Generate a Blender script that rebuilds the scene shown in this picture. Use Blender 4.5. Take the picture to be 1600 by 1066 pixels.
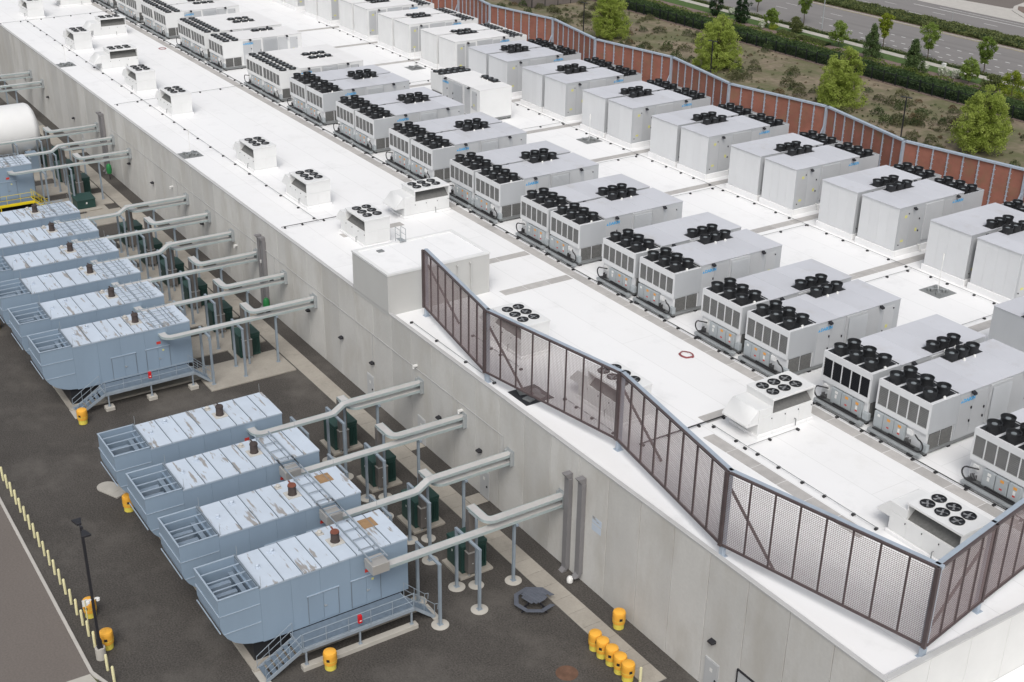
import bpy, bmesh, math, random
import numpy as np
from mathutils import Vector, Matrix, Euler
random.seed(7); rng = np.random.default_rng(7)
for o in list(bpy.data.objects): bpy.data.objects.remove(o)
scene = bpy.context.scene; COL = scene.collection
R = math.radians
# ------------------------------------------------------------------ camera
yaw, pit, rol = R(146.42117), R(-25.56808), R(0.90462)
fw = Vector((math.cos(pit)*math.cos(yaw), math.cos(pit)*math.sin(yaw), math.sin(pit)))
rt0 = Vector((math.sin(yaw), -math.cos(yaw), 0)); up0 = rt0.cross(fw)
rt = rt0*math.cos(rol) + up0*math.sin(rol); upv = up0*math.cos(rol) - rt0*math.sin(rol)
cam_d = bpy.data.cameras.new('camera'); cam = bpy.data.objects.new('camera', cam_d); COL.objects.link(cam)
cam.matrix_world = Matrix(((rt.x, upv.x, -fw.x, 29.605), (rt.y, upv.y, -fw.y, -41.02), (rt.z, upv.z, -fw.z, 49.021), (0, 0, 0, 1)))
cam_d.sensor_width = 36.0; cam_d.lens = 1994.8/1600*36; cam_d.clip_end = 3000; cam_d.clip_start = .5
scene.camera = cam
# ------------------------------------------------------------------ sky, sun, exposure (overcast)
SUN_EL, SUN_AZ = 51, 35       # azimuth: degrees from +x towards -y
world = bpy.data.worlds.new('World'); scene.world = world; world.use_nodes = True
nt = world.node_tree; nt.nodes.clear()
sky = nt.nodes.new('ShaderNodeTexSky'); sky.sky_type = 'NISHITA'; sky.sun_disc = False
sky.sun_elevation = R(SUN_EL); sky.sun_rotation = R(90+SUN_AZ); sky.air_density = 1.0; sky.dust_density = 4.0; sky.ozone_density = 1.0
hs = nt.nodes.new('ShaderNodeHueSaturation'); hs.inputs['Saturation'].default_value = .32
bg = nt.nodes.new('ShaderNodeBackground'); bg.inputs['Strength'].default_value = .13
wo = nt.nodes.new('ShaderNodeOutputWorld')
nt.links.new(sky.outputs[0], hs.inputs['Color']); nt.links.new(hs.outputs[0], bg.inputs[0]); nt.links.new(bg.outputs[0], wo.inputs[0])
sd = bpy.data.lights.new('sun', 'SUN'); sd.energy = 1.1; sd.angle = R(28); sd.color = (1, .97, .93)
sun = bpy.data.objects.new('sun', sd); COL.objects.link(sun)
sdir = Vector((math.cos(R(SUN_EL))*math.cos(R(SUN_AZ)), -math.cos(R(SUN_EL))*math.sin(R(SUN_AZ)), math.sin(R(SUN_EL))))
sun.rotation_euler = (-sdir).to_track_quat('-Z', 'Y').to_euler(); sun.location = (0, 0, 80)
scene.view_settings.view_transform = 'Standard'; scene.view_settings.look = 'None'
scene.view_settings.gamma = 1; scene.view_settings.use_curve_mapping = False
scene.view_settings.exposure = 0.21
ZR = 8.70      # roof level
# ------------------------------------------------------------------ materials
def nd(t, typ, **kw):
    n = t.nodes.new(typ)
    for k, v in kw.items():
        if k in n.inputs: n.inputs[k].default_value = v
        else: setattr(n, k, v)
    return n
MATS = {}
def pm(name, col, rough=.6, metal=0, var=.10, scale=.6, bump=0., bscale=25, stretch=None, objvar=0., dirt=None, dthr=(.55, .7), dscale=.5, dstretch=None, fine=0., spec=.35, ddet=7.0):
    """procedural paint / mineral material in world coordinates: broad tone drift, optional stains, fine grain and relief"""
    m = bpy.data.materials.new(name); m.use_nodes = True; t = m.node_tree; b = t.nodes['Principled BSDF']
    b.inputs['Roughness'].default_value = rough; b.inputs['Metallic'].default_value = metal
    b.inputs['Specular IOR Level'].default_value = spec
    g = t.nodes.new('ShaderNodeNewGeometry')
    def vec(st):
        if not st: return g.outputs['Position']
        mp = nd(t, 'ShaderNodeMapping'); mp.inputs['Scale'].default_value = st; t.links.new(g.outputs['Position'], mp.inputs['Vector']); return mp.outputs[0]
    n1 = nd(t, 'ShaderNodeTexNoise', Scale=scale, Detail=6.0, Roughness=.6); t.links.new(vec(stretch), n1.inputs['Vector'])
    mr = nd(t, 'ShaderNodeMapRange'); mr.inputs['From Min'].default_value = .25; mr.inputs['From Max'].default_value = .75
    mr.inputs['To Min'].default_value = 1-var; mr.inputs['To Max'].default_value = 1+var; t.links.new(n1.outputs['Fac'], mr.inputs['Value'])
    val = mr.outputs[0]
    def mul(a, bb):
        x = nd(t, 'ShaderNodeMath', operation='MULTIPLY'); t.links.new(a, x.inputs[0]); t.links.new(bb, x.inputs[1]); return x.outputs[0]
    if objvar:
        oi = t.nodes.new('ShaderNodeObjectInfo'); mo = nd(t, 'ShaderNodeMapRange'); mo.inputs['To Min'].default_value = 1-objvar; mo.inputs['To Max'].default_value = 1+objvar
        t.links.new(oi.outputs['Random'], mo.inputs['Value']); val = mul(val, mo.outputs[0])
    if fine:
        n3 = nd(t, 'ShaderNodeTexNoise', Scale=bscale*.6, Detail=3.0); t.links.new(g.outputs['Position'], n3.inputs['Vector'])
        mf = nd(t, 'ShaderNodeMapRange'); mf.inputs['From Min'].default_value = .3; mf.inputs['From Max'].default_value = .7
        mf.inputs['To Min'].default_value = 1-fine; mf.inputs['To Max'].default_value = 1+fine; t.links.new(n3.outputs['Fac'], mf.inputs['Value']); val = mul(val, mf.outputs[0])
    vm = nd(t, 'ShaderNodeVectorMath', operation='SCALE'); vm.inputs[0].default_value = col[:3]; t.links.new(val, vm.inputs['Scale'])
    out = vm.outputs[0]
    if dirt:
        n2 = nd(t, 'ShaderNodeTexNoise', Scale=dscale, Detail=ddet, Roughness=.65); t.links.new(vec(dstretch), n2.inputs['Vector'])
        md = nd(t, 'ShaderNodeMapRange'); md.inputs['From Min'].default_value = dthr[0]; md.inputs['From Max'].default_value = dthr[1]; t.links.new(n2.outputs['Fac'], md.inputs['Value'])
        mx = nd(t, 'ShaderNodeMix', data_type='RGBA'); t.links.new(md.outputs[0], mx.inputs[0]); t.links.new(out, mx.inputs[6]); mx.inputs[7].default_value = (*dirt, 1); out = mx.outputs[2]
    t.links.new(out, b.inputs['Base Color'])
    if bump:
        nb = nd(t, 'ShaderNodeTexNoise', Scale=bscale, Detail=4.0); t.links.new(g.outputs['Position'], nb.inputs['Vector'])
        bp = nd(t, 'ShaderNodeBump', Strength=bump, Distance=.03); t.links.new(nb.outputs['Fac'], bp.inputs['Height']); t.links.new(bp.outputs[0], b.inputs['Normal'])
    MATS[name] = m; return m
def roof_seams(m):
    t = m.node_tree; b = t.nodes['Principled BSDF']; src = b.inputs['Base Color'].links[0].from_socket; g = t.nodes.new('ShaderNodeNewGeometry')
    br = nd(t, 'ShaderNodeTexBrick', Scale=1.0); br.inputs['Color1'].default_value = (1, 1, 1, 1); br.inputs['Color2'].default_value = (.975, .975, .975, 1); br.inputs['Mortar'].default_value = (.84, .84, .83, 1)
    br.inputs['Mortar Size'].default_value = .022; br.inputs['Brick Width'].default_value = 24; br.inputs['Row Height'].default_value = 3.05; br.inputs['Bias'].default_value = 0
    t.links.new(g.outputs['Position'], br.inputs['Vector'])
    n = nd(t, 'ShaderNodeTexNoise', Scale=.35, Detail=6.0, Roughness=.7); t.links.new(g.outputs['Position'], n.inputs['Vector'])
    r = nd(t, 'ShaderNodeMapRange'); r.inputs['From Min'].default_value = .55; r.inputs['From Max'].default_value = .75; r.inputs['To Min'].default_value = 1; r.inputs['To Max'].default_value = .90; t.links.new(n.outputs['Fac'], r.inputs['Value'])
    v1 = nd(t, 'ShaderNodeVectorMath', operation='MULTIPLY'); t.links.new(src, v1.inputs[0]); t.links.new(br.outputs['Color'], v1.inputs[1])
    v2 = nd(t, 'ShaderNodeVectorMath', operation='SCALE'); t.links.new(v1.outputs[0], v2.inputs[0]); t.links.new(r.outputs[0], v2.inputs['Scale']); t.links.new(v2.outputs[0], b.inputs['Base Color'])
def leaf_mat(name, c1, c2, trans=.25, scale=.35):
    m = bpy.data.materials.new(name); m.use_nodes = True; t = m.node_tree; b = t.nodes['Principled BSDF']
    b.inputs['Roughness'].default_value = .65; b.inputs['Specular IOR Level'].default_value = .2
    g = t.nodes.new('ShaderNodeNewGeometry'); n = nd(t, 'ShaderNodeTexNoise', Scale=scale, Detail=4.0); t.links.new(g.outputs['Position'], n.inputs['Vector'])
    r = nd(t, 'ShaderNodeMapRange'); r.inputs['From Min'].default_value = .3; r.inputs['From Max'].default_value = .7; t.links.new(n.outputs['Fac'], r.inputs['Value'])
    ad = nd(t, 'ShaderNodeMath', operation='ADD'); t.links.new(r.outputs[0], ad.inputs[0])
    ri = nd(t, 'ShaderNodeMapRange'); ri.inputs['To Min'].default_value = -.35; ri.inputs['To Max'].default_value = .35
    t.links.new(g.outputs['Random Per Island'], ri.inputs['Value']); t.links.new(ri.outputs[0], ad.inputs[1]); ad.use_clamp = True
    mx = nd(t, 'ShaderNodeMix', data_type='RGBA'); t.links.new(ad.outputs[0], mx.inputs[0]); mx.inputs[6].default_value = (*c1, 1); mx.inputs[7].default_value = (*c2, 1)
    t.links.new(mx.outputs[2], b.inputs['Base Color'])
    tr = t.nodes.new('ShaderNodeBsdfTranslucent'); t.links.new(mx.outputs[2], tr.inputs[0])
    ms = t.nodes.new('ShaderNodeMixShader'); ms.inputs[0].default_value = trans; t.links.new(b.outputs[0], ms.inputs[1]); t.links.new(tr.outputs[0], ms.inputs[2])
    t.links.new(ms.outputs[0], t.nodes['Material Output'].inputs[0]); MATS[name] = m; return m
pm('roof_white', (.82, .82, .82), .55, var=.02, scale=.12, dirt=(.74, .735, .72), dthr=(.58, .9), dscale=.25, bump=.04, bscale=3)
roof_seams(MATS['roof_white'])
pm('walk_pad', (.43, .415, .40), .8, var=.12, scale=1.5, fine=.05, objvar=.08)
pm('concrete_wall', (.525, .518, .495), .85, var=.085, scale=.30, stretch=(1, 1, .8), objvar=.095, dirt=(.435, .415, .375), dthr=(.47, .76), dscale=.42, dstretch=(.8, .8, .3), bump=.15, bscale=9, fine=.03)
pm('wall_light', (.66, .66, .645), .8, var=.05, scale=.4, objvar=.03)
pm('stucco', (.49, .49, .475), .85, var=.03, scale=.5, bump=.08, bscale=30)
pm('coping', (.47, .47, .465), .55, var=.06, scale=1.2)
pm('joint_dark', (.20, .195, .18), .9, var=.1)
pm('yard_asphalt', (.068, .062, .056), .92, var=.22, scale=.2, fine=.38, bscale=16, bump=.5, dirt=(.125, .115, .103), dthr=(.50, .78), dscale=.19)
pm('lane_asphalt', (.150, .131, .118), .9, var=.06, scale=.1, fine=.10, bscale=14, bump=.2, dirt=(.165, .147, .134), dthr=(.5, .8), dscale=.2, dstretch=(.15, 1, 1))
pm('road_asphalt', (.205, .195, .190), .9, var=.05, scale=.1, fine=.04, bscale=8, dirt=(.165, .157, .152), dthr=(.5, .75), dscale=.35, dstretch=(.04, 1.2, 1))
pm('concrete_slab', (.335, .31, .27), .9, var=.12, scale=.5, fine=.05, bump=.15, bscale=14, objvar=.04, dirt=(.24, .22, .19), dthr=(.56, .8), dscale=.7)
pm('concrete_pale', (.42, .40, .36), .9, var=.10, scale=.8, objvar=.05, bump=.1)
pm('kerb', (.45, .43, .40), .9, var=.1, scale=.8)
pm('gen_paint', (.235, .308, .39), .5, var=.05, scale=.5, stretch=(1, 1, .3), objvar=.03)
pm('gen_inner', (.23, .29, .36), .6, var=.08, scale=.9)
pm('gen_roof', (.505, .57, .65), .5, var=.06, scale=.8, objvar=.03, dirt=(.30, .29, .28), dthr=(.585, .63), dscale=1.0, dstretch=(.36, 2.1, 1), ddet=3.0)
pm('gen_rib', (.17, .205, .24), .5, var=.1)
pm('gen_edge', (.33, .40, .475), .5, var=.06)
pm('rail_steel', (.28, .325, .37), .5, metal=.1, var=.08, scale=2)
pm('grating', (.135, .175, .22), .6, var=.15, scale=3)
pm('tank_black', (.018, .019, .022), .5, var=.2, scale=1)
pm('galv', (.40, .425, .435), .42, metal=.35, var=.12, scale=2.5)
pm('duct_metal', (.56, .545, .53), .4, metal=.2, var=.08, scale=1.4, objvar=.04)
pm('duct_rail', (.43, .50, .50), .4, metal=.3, var=.08, scale=2)
pm('steel_box', (.47, .455, .43), .4, metal=.4, var=.08, scale=1)
pm('box_dark', (.20, .185, .175), .45, metal=.4, var=.1, scale=1)
pm('post_paint', (.255, .30, .345), .5, metal=.1, var=.08, scale=1.5)
pm('xfmr_green', (.022, .058, .050), .45, var=.12, scale=1.2, objvar=.06)
pm('rust_dark', (.055, .043, .040), .8, var=.3, scale=4)
pm('rust_red', (.17, .06, .04), .8, var=.25, scale=4)
pm('plate_cream', (.50, .485, .45), .7, var=.15, scale=3, dirt=(.28, .2, .14), dthr=(.55, .75), dscale=3)
pm('rust_plate', (.30, .19, .10), .85, var=.2, scale=3)
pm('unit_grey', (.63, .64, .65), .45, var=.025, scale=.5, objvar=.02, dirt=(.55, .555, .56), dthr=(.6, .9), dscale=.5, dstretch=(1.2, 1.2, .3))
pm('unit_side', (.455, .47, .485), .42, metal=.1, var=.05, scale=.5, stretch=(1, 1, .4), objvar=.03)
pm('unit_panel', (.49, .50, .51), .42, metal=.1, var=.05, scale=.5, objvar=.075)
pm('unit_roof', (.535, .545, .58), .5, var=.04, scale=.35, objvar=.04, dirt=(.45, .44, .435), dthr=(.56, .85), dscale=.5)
pm('unit_roof_white', (.74, .735, .73), .5, var=.03, scale=.4, objvar=.02)
pm('unit_white', (.70, .705, .70), .45, var=.035, scale=.6, objvar=.02, dirt=(.64, .63, .61), dthr=(.6, .9), dscale=.6, dstretch=(1.3, 1.3, .3))
pm('cabinet', (.36, .39, .405), .4, var=.06, scale=1, objvar=.06)
pm('coil_dark', (.030, .031, .033), .6, var=.2, scale=3)
pm('coil_black', (.006, .006, .008), .35, var=.1)
pm('coil_slat', (.20, .20, .195), .45, metal=.3, var=.12, scale=2)
pm('coil_mesh', (.14, .14, .135), .6, var=.2, scale=6)
pm('fan_black', (.016, .017, .019), .5, var=.25, scale=6)
pm('fan_hub', (.18, .20, .21), .45, var=.1)
pm('fan_blade', (.26, .265, .27), .35, metal=.3, var=.1)
pm('pipe_black', (.03, .03, .032), .6, var=.2)
pm('pipe_grey', (.23, .24, .24), .5, metal=.2, var=.1)
pm('logo_blue', (.06, .36, .68), .5, var=.04)
pm('sticker_white', (.7, .7, .68), .6, var=.03)
pm('sticker_orange', (.70, .32, .06), .6, var=.05)
pm('sticker_yellow', (.62, .60, .22), .6, var=.05)
pm('sticker_red', (.55, .05, .04), .6, var=.05)
pm('screen_brown', (.085, .065, .066), .6, var=.15, scale=2)
pm('screen_slat', (.225, .175, .175), .6, var=.12, scale=2)
pm('screen_galv', (.40, .46, .53), .42, metal=.25, var=.08, scale=2)
pm('red_panel', (.255, .105, .075), .75, var=.18, scale=.9, dirt=(.20, .13, .075), dthr=(.5, .8), dscale=.7, objvar=.06)
pm('red_cord', (.27, .07, .075), .6, var=.1)
pm('drum_orange', (.80, .40, .05), .5, var=.05, scale=2, objvar=.02)
pm('drum_yellow', (.72, .60, .10), .5, var=.06, scale=2)
pm('bollard_cream', (.64, .60, .36), .6, var=.06, scale=2, objvar=.04)
pm('safety_yellow', (.72, .56, .02), .5, var=.05)
pm('lamp_black', (.022, .022, .026), .5, var=.1)
pm('picnic_grey', (.10, .11, .135), .6, var=.12, scale=3, objvar=.08)
pm('green_paint', (.025, .20, .06), .5, var=.1)
pm('extinguisher_red', (.55, .015, .02), .4, var=.05)
pm('rust_disc', (.135, .075, .050), .9, var=.3, scale=2)
pm('downpipe', (.20, .195, .20), .5, var=.08)
pm('door_grey', (.46, .47, .475), .5, var=.04)
pm('tank_white', (.76, .76, .75), .4, var=.03)
pm('dry_ground', (.195, .160, .112), .95, var=.18, scale=.10, fine=.25, bscale=1.6, bump=.5, dirt=(.115, .118, .058), dthr=(.43, .60), dscale=.14)
pm('far_ground', (.11, .115, .06), .95, var=.25, scale=.05, fine=.15, bscale=1)
pm('mulch', (.175, .132, .112), .95, var=.12, scale=.5, fine=.15, bscale=3, bump=.4)
pm('lawn', (.060, .105, .026), .95, var=.2, scale=.5, fine=.25, bscale=4, bump=.5)
pm('road_paint', (.62, .62, .60), .8, var=.12, scale=2)
pm('paint_yellow', (.40, .33, .12), .85, var=.2, scale=1)
pm('fence_black', (.012, .016, .017), .5, var=.1)
pm('wood_fence', (.15, .13, .12), .9, var=.15, scale=.8, objvar=.06)
pm('bark', (.085, .068, .052), .95, var=.25, scale=3)
leaf_mat('leaf_lime', (.27, .345, .065), (.47, .55, .15), .5, .5)
leaf_mat('leaf_mid', (.125, .19, .035), (.25, .34, .08), .4)
leaf_mat('leaf_gold', (.17, .22, .02), (.30, .36, .05), .35)
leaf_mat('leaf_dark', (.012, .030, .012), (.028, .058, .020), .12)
leaf_mat('leaf_conifer', (.050, .085, .030), (.11, .16, .058), .15, .8)
leaf_mat('leaf_hedge', (.034, .060, .022), (.072, .112, .040), .2, .4)
leaf_mat('leaf_hedge_light', (.075, .11, .022), (.14, .18, .045), .25, .4)
leaf_mat('leaf_median', (.070, .092, .032), (.150, .172, .065), .22, .3)
leaf_mat('leaf_olive', (.058, .066, .030), (.130, .132, .064), .2, .2)
leaf_mat('leaf_green_tuft', (.036, .056, .020), (.078, .105, .038), .15, .2)
leaf_mat('leaf_brown', (.090, .062, .032), (.150, .110, .060), .1, .2)
leaf_mat('blossom', (.28, .34, .20), (.72, .73, .66), .2, 1.6)
M = MATS
# ------------------------------------------------------------------ mesh building
class MB:
    def __init__(s, off=(0, 0, 0)): s.v = []; s.f = []; s.o = Vector(off)
    def add(s, vs, fs):
        n = len(s.v); s.v += [tuple(Vector(p)-s.o) for p in vs]; s.f += [tuple(i+n for i in f) for f in fs]; return s
    def box(s, x0, x1, y0, y1, z0, z1):
        x0, x1 = min(x0, x1), max(x0, x1); y0, y1 = min(y0, y1), max(y0, y1); z0, z1 = min(z0, z1), max(z0, z1)
        return s.add([(x0, y0, z0), (x1, y0, z0), (x1, y1, z0), (x0, y1, z0), (x0, y0, z1), (x1, y0, z1), (x1, y1, z1), (x0, y1, z1)],
                     [(0, 3, 2, 1), (4, 5, 6, 7), (0, 1, 5, 4), (1, 2, 6, 5), (2, 3, 7, 6), (3, 0, 4, 7)])
    def lathe(s, prof, n=16, c=(0, 0), cap0=True, cap1=True):
        vs = []; k = len(prof)
        for i in range(n):
            a = 2*math.pi*i/n
            for r, z in prof: vs.append((c[0]+r*math.cos(a), c[1]+r*math.sin(a), z))
        fs = []
        for i in range(n):
            j = (i+1) % n
            for q in range(k-1): fs.append((i*k+q, j*k+q, j*k+q+1, i*k+q+1))
        if cap0: fs.append(tuple(i*k for i in range(n-1, -1, -1)))
        if cap1: fs.append(tuple(i*k+k-1 for i in range(n)))
        return s.add(vs, fs)
    def cyl(s, cx, cy, z0, z1, r, n=16): return s.lathe([(r, z0), (r, z1)], n, (cx, cy))
    def tube(s, p, q, r, n=6, r2=None):
        p, q = Vector(p), Vector(q); d = (q-p).normalized(); a = d.orthogonal().normalized(); b = d.cross(a); r2 = r if r2 is None else r2
        vs = [p+(a*math.cos(t)+b*math.sin(t))*r for t in [2*math.pi*i/n for i in range(n)]]+[q+(a*math.cos(t)+b*math.sin(t))*r2 for t in [2*math.pi*i/n for i in range(n)]]
        return s.add(vs, [(i, (i+1) % n, n+(i+1) % n, n+i) for i in range(n)]+[tuple(range(n-1, -1, -1)), tuple(range(n, 2*n))])
    def bar(s, p, q, w, h):
        p, q = Vector(p), Vector(q); d = (q-p).normalized(); sd = Vector((0, 0, 1)).cross(d)
        if sd.length < 1e-4: sd = Vector((1, 0, 0))
        sd.normalize(); u = d.cross(sd); a, b = sd*w/2, u*h/2
        return s.add([p-a-b, p+a-b, p+a+b, p-a+b, q-a-b, q+a-b, q+a+b, q-a+b], [(0, 1, 2, 3), (7, 6, 5, 4), (0, 4, 5, 1), (1, 5, 6, 2), (2, 6, 7, 3), (3, 7, 4, 0)])
    def sweep(s, path, w, h, so=0., uo=0.):
        """rectangular section along a path; so/uo shift it sideways / upwards"""
        P = [Vector(p) for p in path]; vs = []; n = len(P)
        for i, p in enumerate(P):
            t = (P[min(i+1, n-1)]-P[max(i-1, 0)]).normalized(); sd = t.cross(Vector((0, 0, 1)))
            if sd.length < 1e-3: sd = Vector((1, 0, 0))
            sd.normalize(); u = sd.cross(t)
            d1 = (P[min(i+1, n-1)]-p) if i < n-1 else (p-P[i-1]); k = 1.0
            if 0 < i < n-1:
                a = (P[i]-P[i-1]).normalized(); b = (P[i+1]-P[i]).normalized(); k = 1/max(.5, math.cos(a.angle(b, 0)/2))
            for a, b in ((-1, -1), (1, -1), (1, 1), (-1, 1)): vs.append(p+sd*(so+a*w/2)*k+u*(uo+b*h/2))
        fs = [(0, 1, 2, 3), tuple((n-1)*4+i for i in (3, 2, 1, 0))]
        for i in range(n-1):
            for q in range(4): fs.append((i*4+q, (i+1)*4+q, (i+1)*4+(q+1) % 4, i*4+(q+1) % 4))
        return s.add(vs, fs)
    def prism(s, poly, ax, a, b):
        """polygon in the two axes other than ax, extruded from a to b along ax"""
        def pt(p, c): return {0: (c, p[0], p[1]), 1: (p[0], c, p[1]), 2: (p[0], p[1], c)}[ax]
        n = len(poly)
        return s.add([pt(p, a) for p in poly]+[pt(p, b) for p in poly], [tuple(range(n-1, -1, -1)), tuple(range(n, 2*n))]+[(i, (i+1) % n, n+(i+1) % n, n+i) for i in range(n)])
    def mesh(s, name, mat, bev=0, smooth=True):
        me = bpy.data.meshes.new(name); bm = bmesh.new()
        vs = [bm.verts.new(p) for p in s.v]
        for f in s.f:
            try: bm.faces.new([vs[i] for i in f])
            except ValueError: pass
        bmesh.ops.recalc_face_normals(bm, faces=bm.faces)
        if bev: bmesh.ops.bevel(bm, geom=list(bm.edges), offset=bev, segments=1, affect='EDGES', clamp_overlap=True)
        bm.to_mesh(me); bm.free()
        me.materials.append(M[mat] if isinstance(mat, str) else mat)
        if smooth:
            me.shade_smooth(); me.set_sharp_from_angle(angle=R(35))
        return me
def put(name, me, parent=None, loc=(0, 0, 0), rot=(0, 0, 0), **props):
    o = bpy.data.objects.new(name, me); COL.objects.link(o); o.location = loc; o.rotation_euler = rot
    if parent is not None: o.parent = parent
    for k, v in props.items():
        if v is not None: o[k] = v
    return o
def thing(name, label, cat, loc=(0, 0, 0), rotz=0, group=None):
    return put(name, None, None, loc, (0, 0, rotz), label=label, category=cat, group=group)
def B(name, mat, *b, bev=0): return MB().box(*b).mesh(name, mat, bev)
class Kit:
    """the parts of one kind of thing; make() sets up one individual that shares the mesh data"""
    def __init__(s): s.p = []
    def add(s, name, me, parent=None, loc=(0, 0, 0), rot=(0, 0, 0), **props): s.p.append((name, me, parent, loc, rot, props)); return len(s.p)-1
    def box(s, name, mat, *b, bev=0, parent=None, **props): return s.add(name, B(name, mat, *b, bev=bev), parent, **props)
    def make(s, name, label, cat, loc=(0, 0, 0), rotz=0, group=None):
        root = thing(name, label, cat, loc, rotz, group); obs = []
        for (n, me, pa, lo, ro, pr) in s.p: obs.append(put(n, me, root if pa is None else obs[pa], lo, ro, **pr))
        return root
def structure(name, me, loc=(0, 0, 0), **props): return put(name, me, None, loc, kind='structure', **props)
ORD = ['first', 'second', 'third', 'fourth', 'fifth', 'sixth', 'seventh', 'eighth', 'ninth', 'tenth', 'eleventh', 'twelfth', 'thirteenth', 'fourteenth', 'fifteenth', 'sixteenth', 'seventeenth', 'eighteenth', 'nineteenth', 'twentieth', 'twenty-first', 'twenty-second', 'twenty-third', 'twenty-fourth', 'twenty-fifth', 'twenty-sixth', 'twenty-seventh', 'twenty-eighth', 'twenty-ninth', 'thirtieth']
# ================================================================== SETTING
structure('ground', B('ground', 'far_ground', -1200, 900, -900, 1300, -.5, -.03))
structure('yard_pavement', B('yard_pavement', 'yard_asphalt', -260, 60, -28.86, 0, -.3, 0))
structure('service_road', B('service_road', 'lane_asphalt', -260, 60, -90, -29.06, -.3, -.004))
kerbs = structure('kerb', B('kerb', 'kerb', -260, -31.5, -29.06, -28.86, -.2, .06, bev=.015))
put('kerb_end', MB().prism([(-31.5, -28.86), (-31.5, -29.06), (-31.0, -28.95), (-30.0, -28.55), (-20, -25.5), (-20, -25.25)], 2, -.2, .06).mesh('kerb_end', 'kerb'), kerbs)
structure('concrete_apron', MB().prism([(-31.45, -29.08), (-31.6, -34), (-10, -34), (-10, -26)], 2, -.1, .004).mesh('concrete_apron', 'concrete_pale'))
# pavement along the wall, one slab after another
walk = structure('wall_walkway', B('wall_walkway', 'joint_dark', -200, -13.5, -2.84, -1.36, -.1, .02))
sl = MB().box(-.765, .765, -.73, .73, 0, .025).mesh('slab', 'concrete_slab', .008)
for i in range(85):
    put('slab', sl, walk, (-14.3-1.55*i, -2.1, .021))
for x in (-35.35, -44.3, -52.6, -131):
    put('slab', MB().box(-.65, .65, -.62, .62, 0, .025).mesh('slab', 'concrete_slab', .008), walk, (x, -.72, .021))
# ------------------------------------------------------------------ building
H = 8.97
bld = thing('data_centre_building', 'long low concrete panel building with a flat white roof full of machines', 'building', (-110, 30, 0))
def bput(name, me, loc=(0, 0, 0), **p): return put(name, me, bld, (loc[0]+110, loc[1]-30, loc[2]), **p)
bput('wall_core', MB().box(-230, -.12, .12, 60.3, 0, 8.5).mesh('wall_core', 'joint_dark'))
bput('roof_deck', MB().box(-230, -.2, .2, 60.2, 8.4, ZR).mesh('roof_deck', 'roof_white'))
pan = MB().box(-1.503, 1.503, 0, .18, 0, 8.86).mesh('wall_panel', 'concrete_wall', .012)
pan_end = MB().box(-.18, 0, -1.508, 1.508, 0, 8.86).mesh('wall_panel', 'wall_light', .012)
for i in range(75): bput('wall_panel', pan, (-1.69-3.04*i, 0, 0))
for i in range(19): bput('wall_panel', pan_end, (0, 1.71+3.04*i, 0))
bput('coping', MB().box(-230, .03, -.04, .26, 8.862, H).mesh('coping', 'coping', .015))
bput('coping', MB().box(-.27, .035, .262, 60.3, 8.862, H).mesh('coping', 'coping', .015))
bput('coping', MB().box(-230, .03, 60.1, 60.34, 8.862, H).mesh('coping', 'coping', .015))
bput('roof_flashing', MB().prism([(.262, ZR+.004), (.55, ZR+.004), (.262, 8.9)], 0, -230, -.28).mesh('roof_flashing', 'roof_white'))
bput('roof_flashing', MB().prism([(-.275, ZR+.004), (-.55, ZR+.004), (-.275, 8.9)], 1, .56, 60.1).mesh('roof_flashing', 'roof_white'))
def wall_door(x, w=1.0, h=2.15):
    d = bput('door', MB().box(-w/2, w/2, -.07, -.02, .03, h).mesh('door', 'door_grey', .006), (x, 0, 0))
    put('door_frame', MB().box(-w/2-.07, -w/2-.004, -.05, 0, 0, h+.07).box(w/2+.004, w/2+.07, -.05, 0, 0, h+.07).box(-w/2-.004, w/2+.004, -.05, 0, h+.004, h+.07).mesh('door_frame', 'door_grey'), d)
    put('door_handle', MB().box(w/2-.16, w/2-.06, -.13, -.07, 1.0, 1.12).mesh('door_handle', 'lamp_black'), d)
    put('door_sign', MB().box(-.12, .1, -.076, -.072, 1.45, 1.7).mesh('door_sign', 'sticker_white'), d)
for x in (-35.35, -44.3, -52.6, -11.35, -131): wall_door(x)
# loading door in a dark recess near the corner
g = bput('roller_door', MB().box(-1.9, 1.9, -.06, -.01, .02, 3.0).mesh('roller_door', 'door_grey'), (-7.4, 0, 0))
put('door_frame', MB().box(-1.98, -1.91, -.1, 0, 0, 3.08).box(1.91, 1.98, -.1, 0, 0, 3.08).box(-1.91, 1.91, -.1, 0, 3.01, 3.08).mesh('door_frame', 'lamp_black'), g)
wl = MB().prism([(-.02, 0), (-.34, .04), (-.34, .14), (-.02, .22)], 0, -.2, .2).mesh('wall_light', 'lamp_black', .01)
for x in (-11.42, -35.9, -41.5, -46.0, -52.0, -57.5, -63.9, -71.5, -77.5, -89, -96, -104, -112, -122, -134, -146, -158): bput('wall_light', wl, (x, 0, 3.45))
cnd = MB().tube((-118, -.06, 6.1), (-33, -.06, 6.1), .025, 6)
for x in (-118, -96, -71, -52, -39, -33): cnd.tube((x, -.06, 6.1), (x, -.06, 3.6), .02, 6)
bput('wall_conduit', cnd.mesh('wall_conduit', 'coping'))
cm = MB().box(-.1, .1, -.35, 0, -.06, .06).tube((0, -.3, 0), (0, -.3, -.22), .07, 8).mesh('wall_camera', 'sticker_white')
for x, z in ((-38.4, 5.6), (-44.9, 6.35), (-73.5, 4.9), (-97.5, 5.0), (-80, 4.2)): bput('wall_camera', cm, (x, 0, z))
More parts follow.
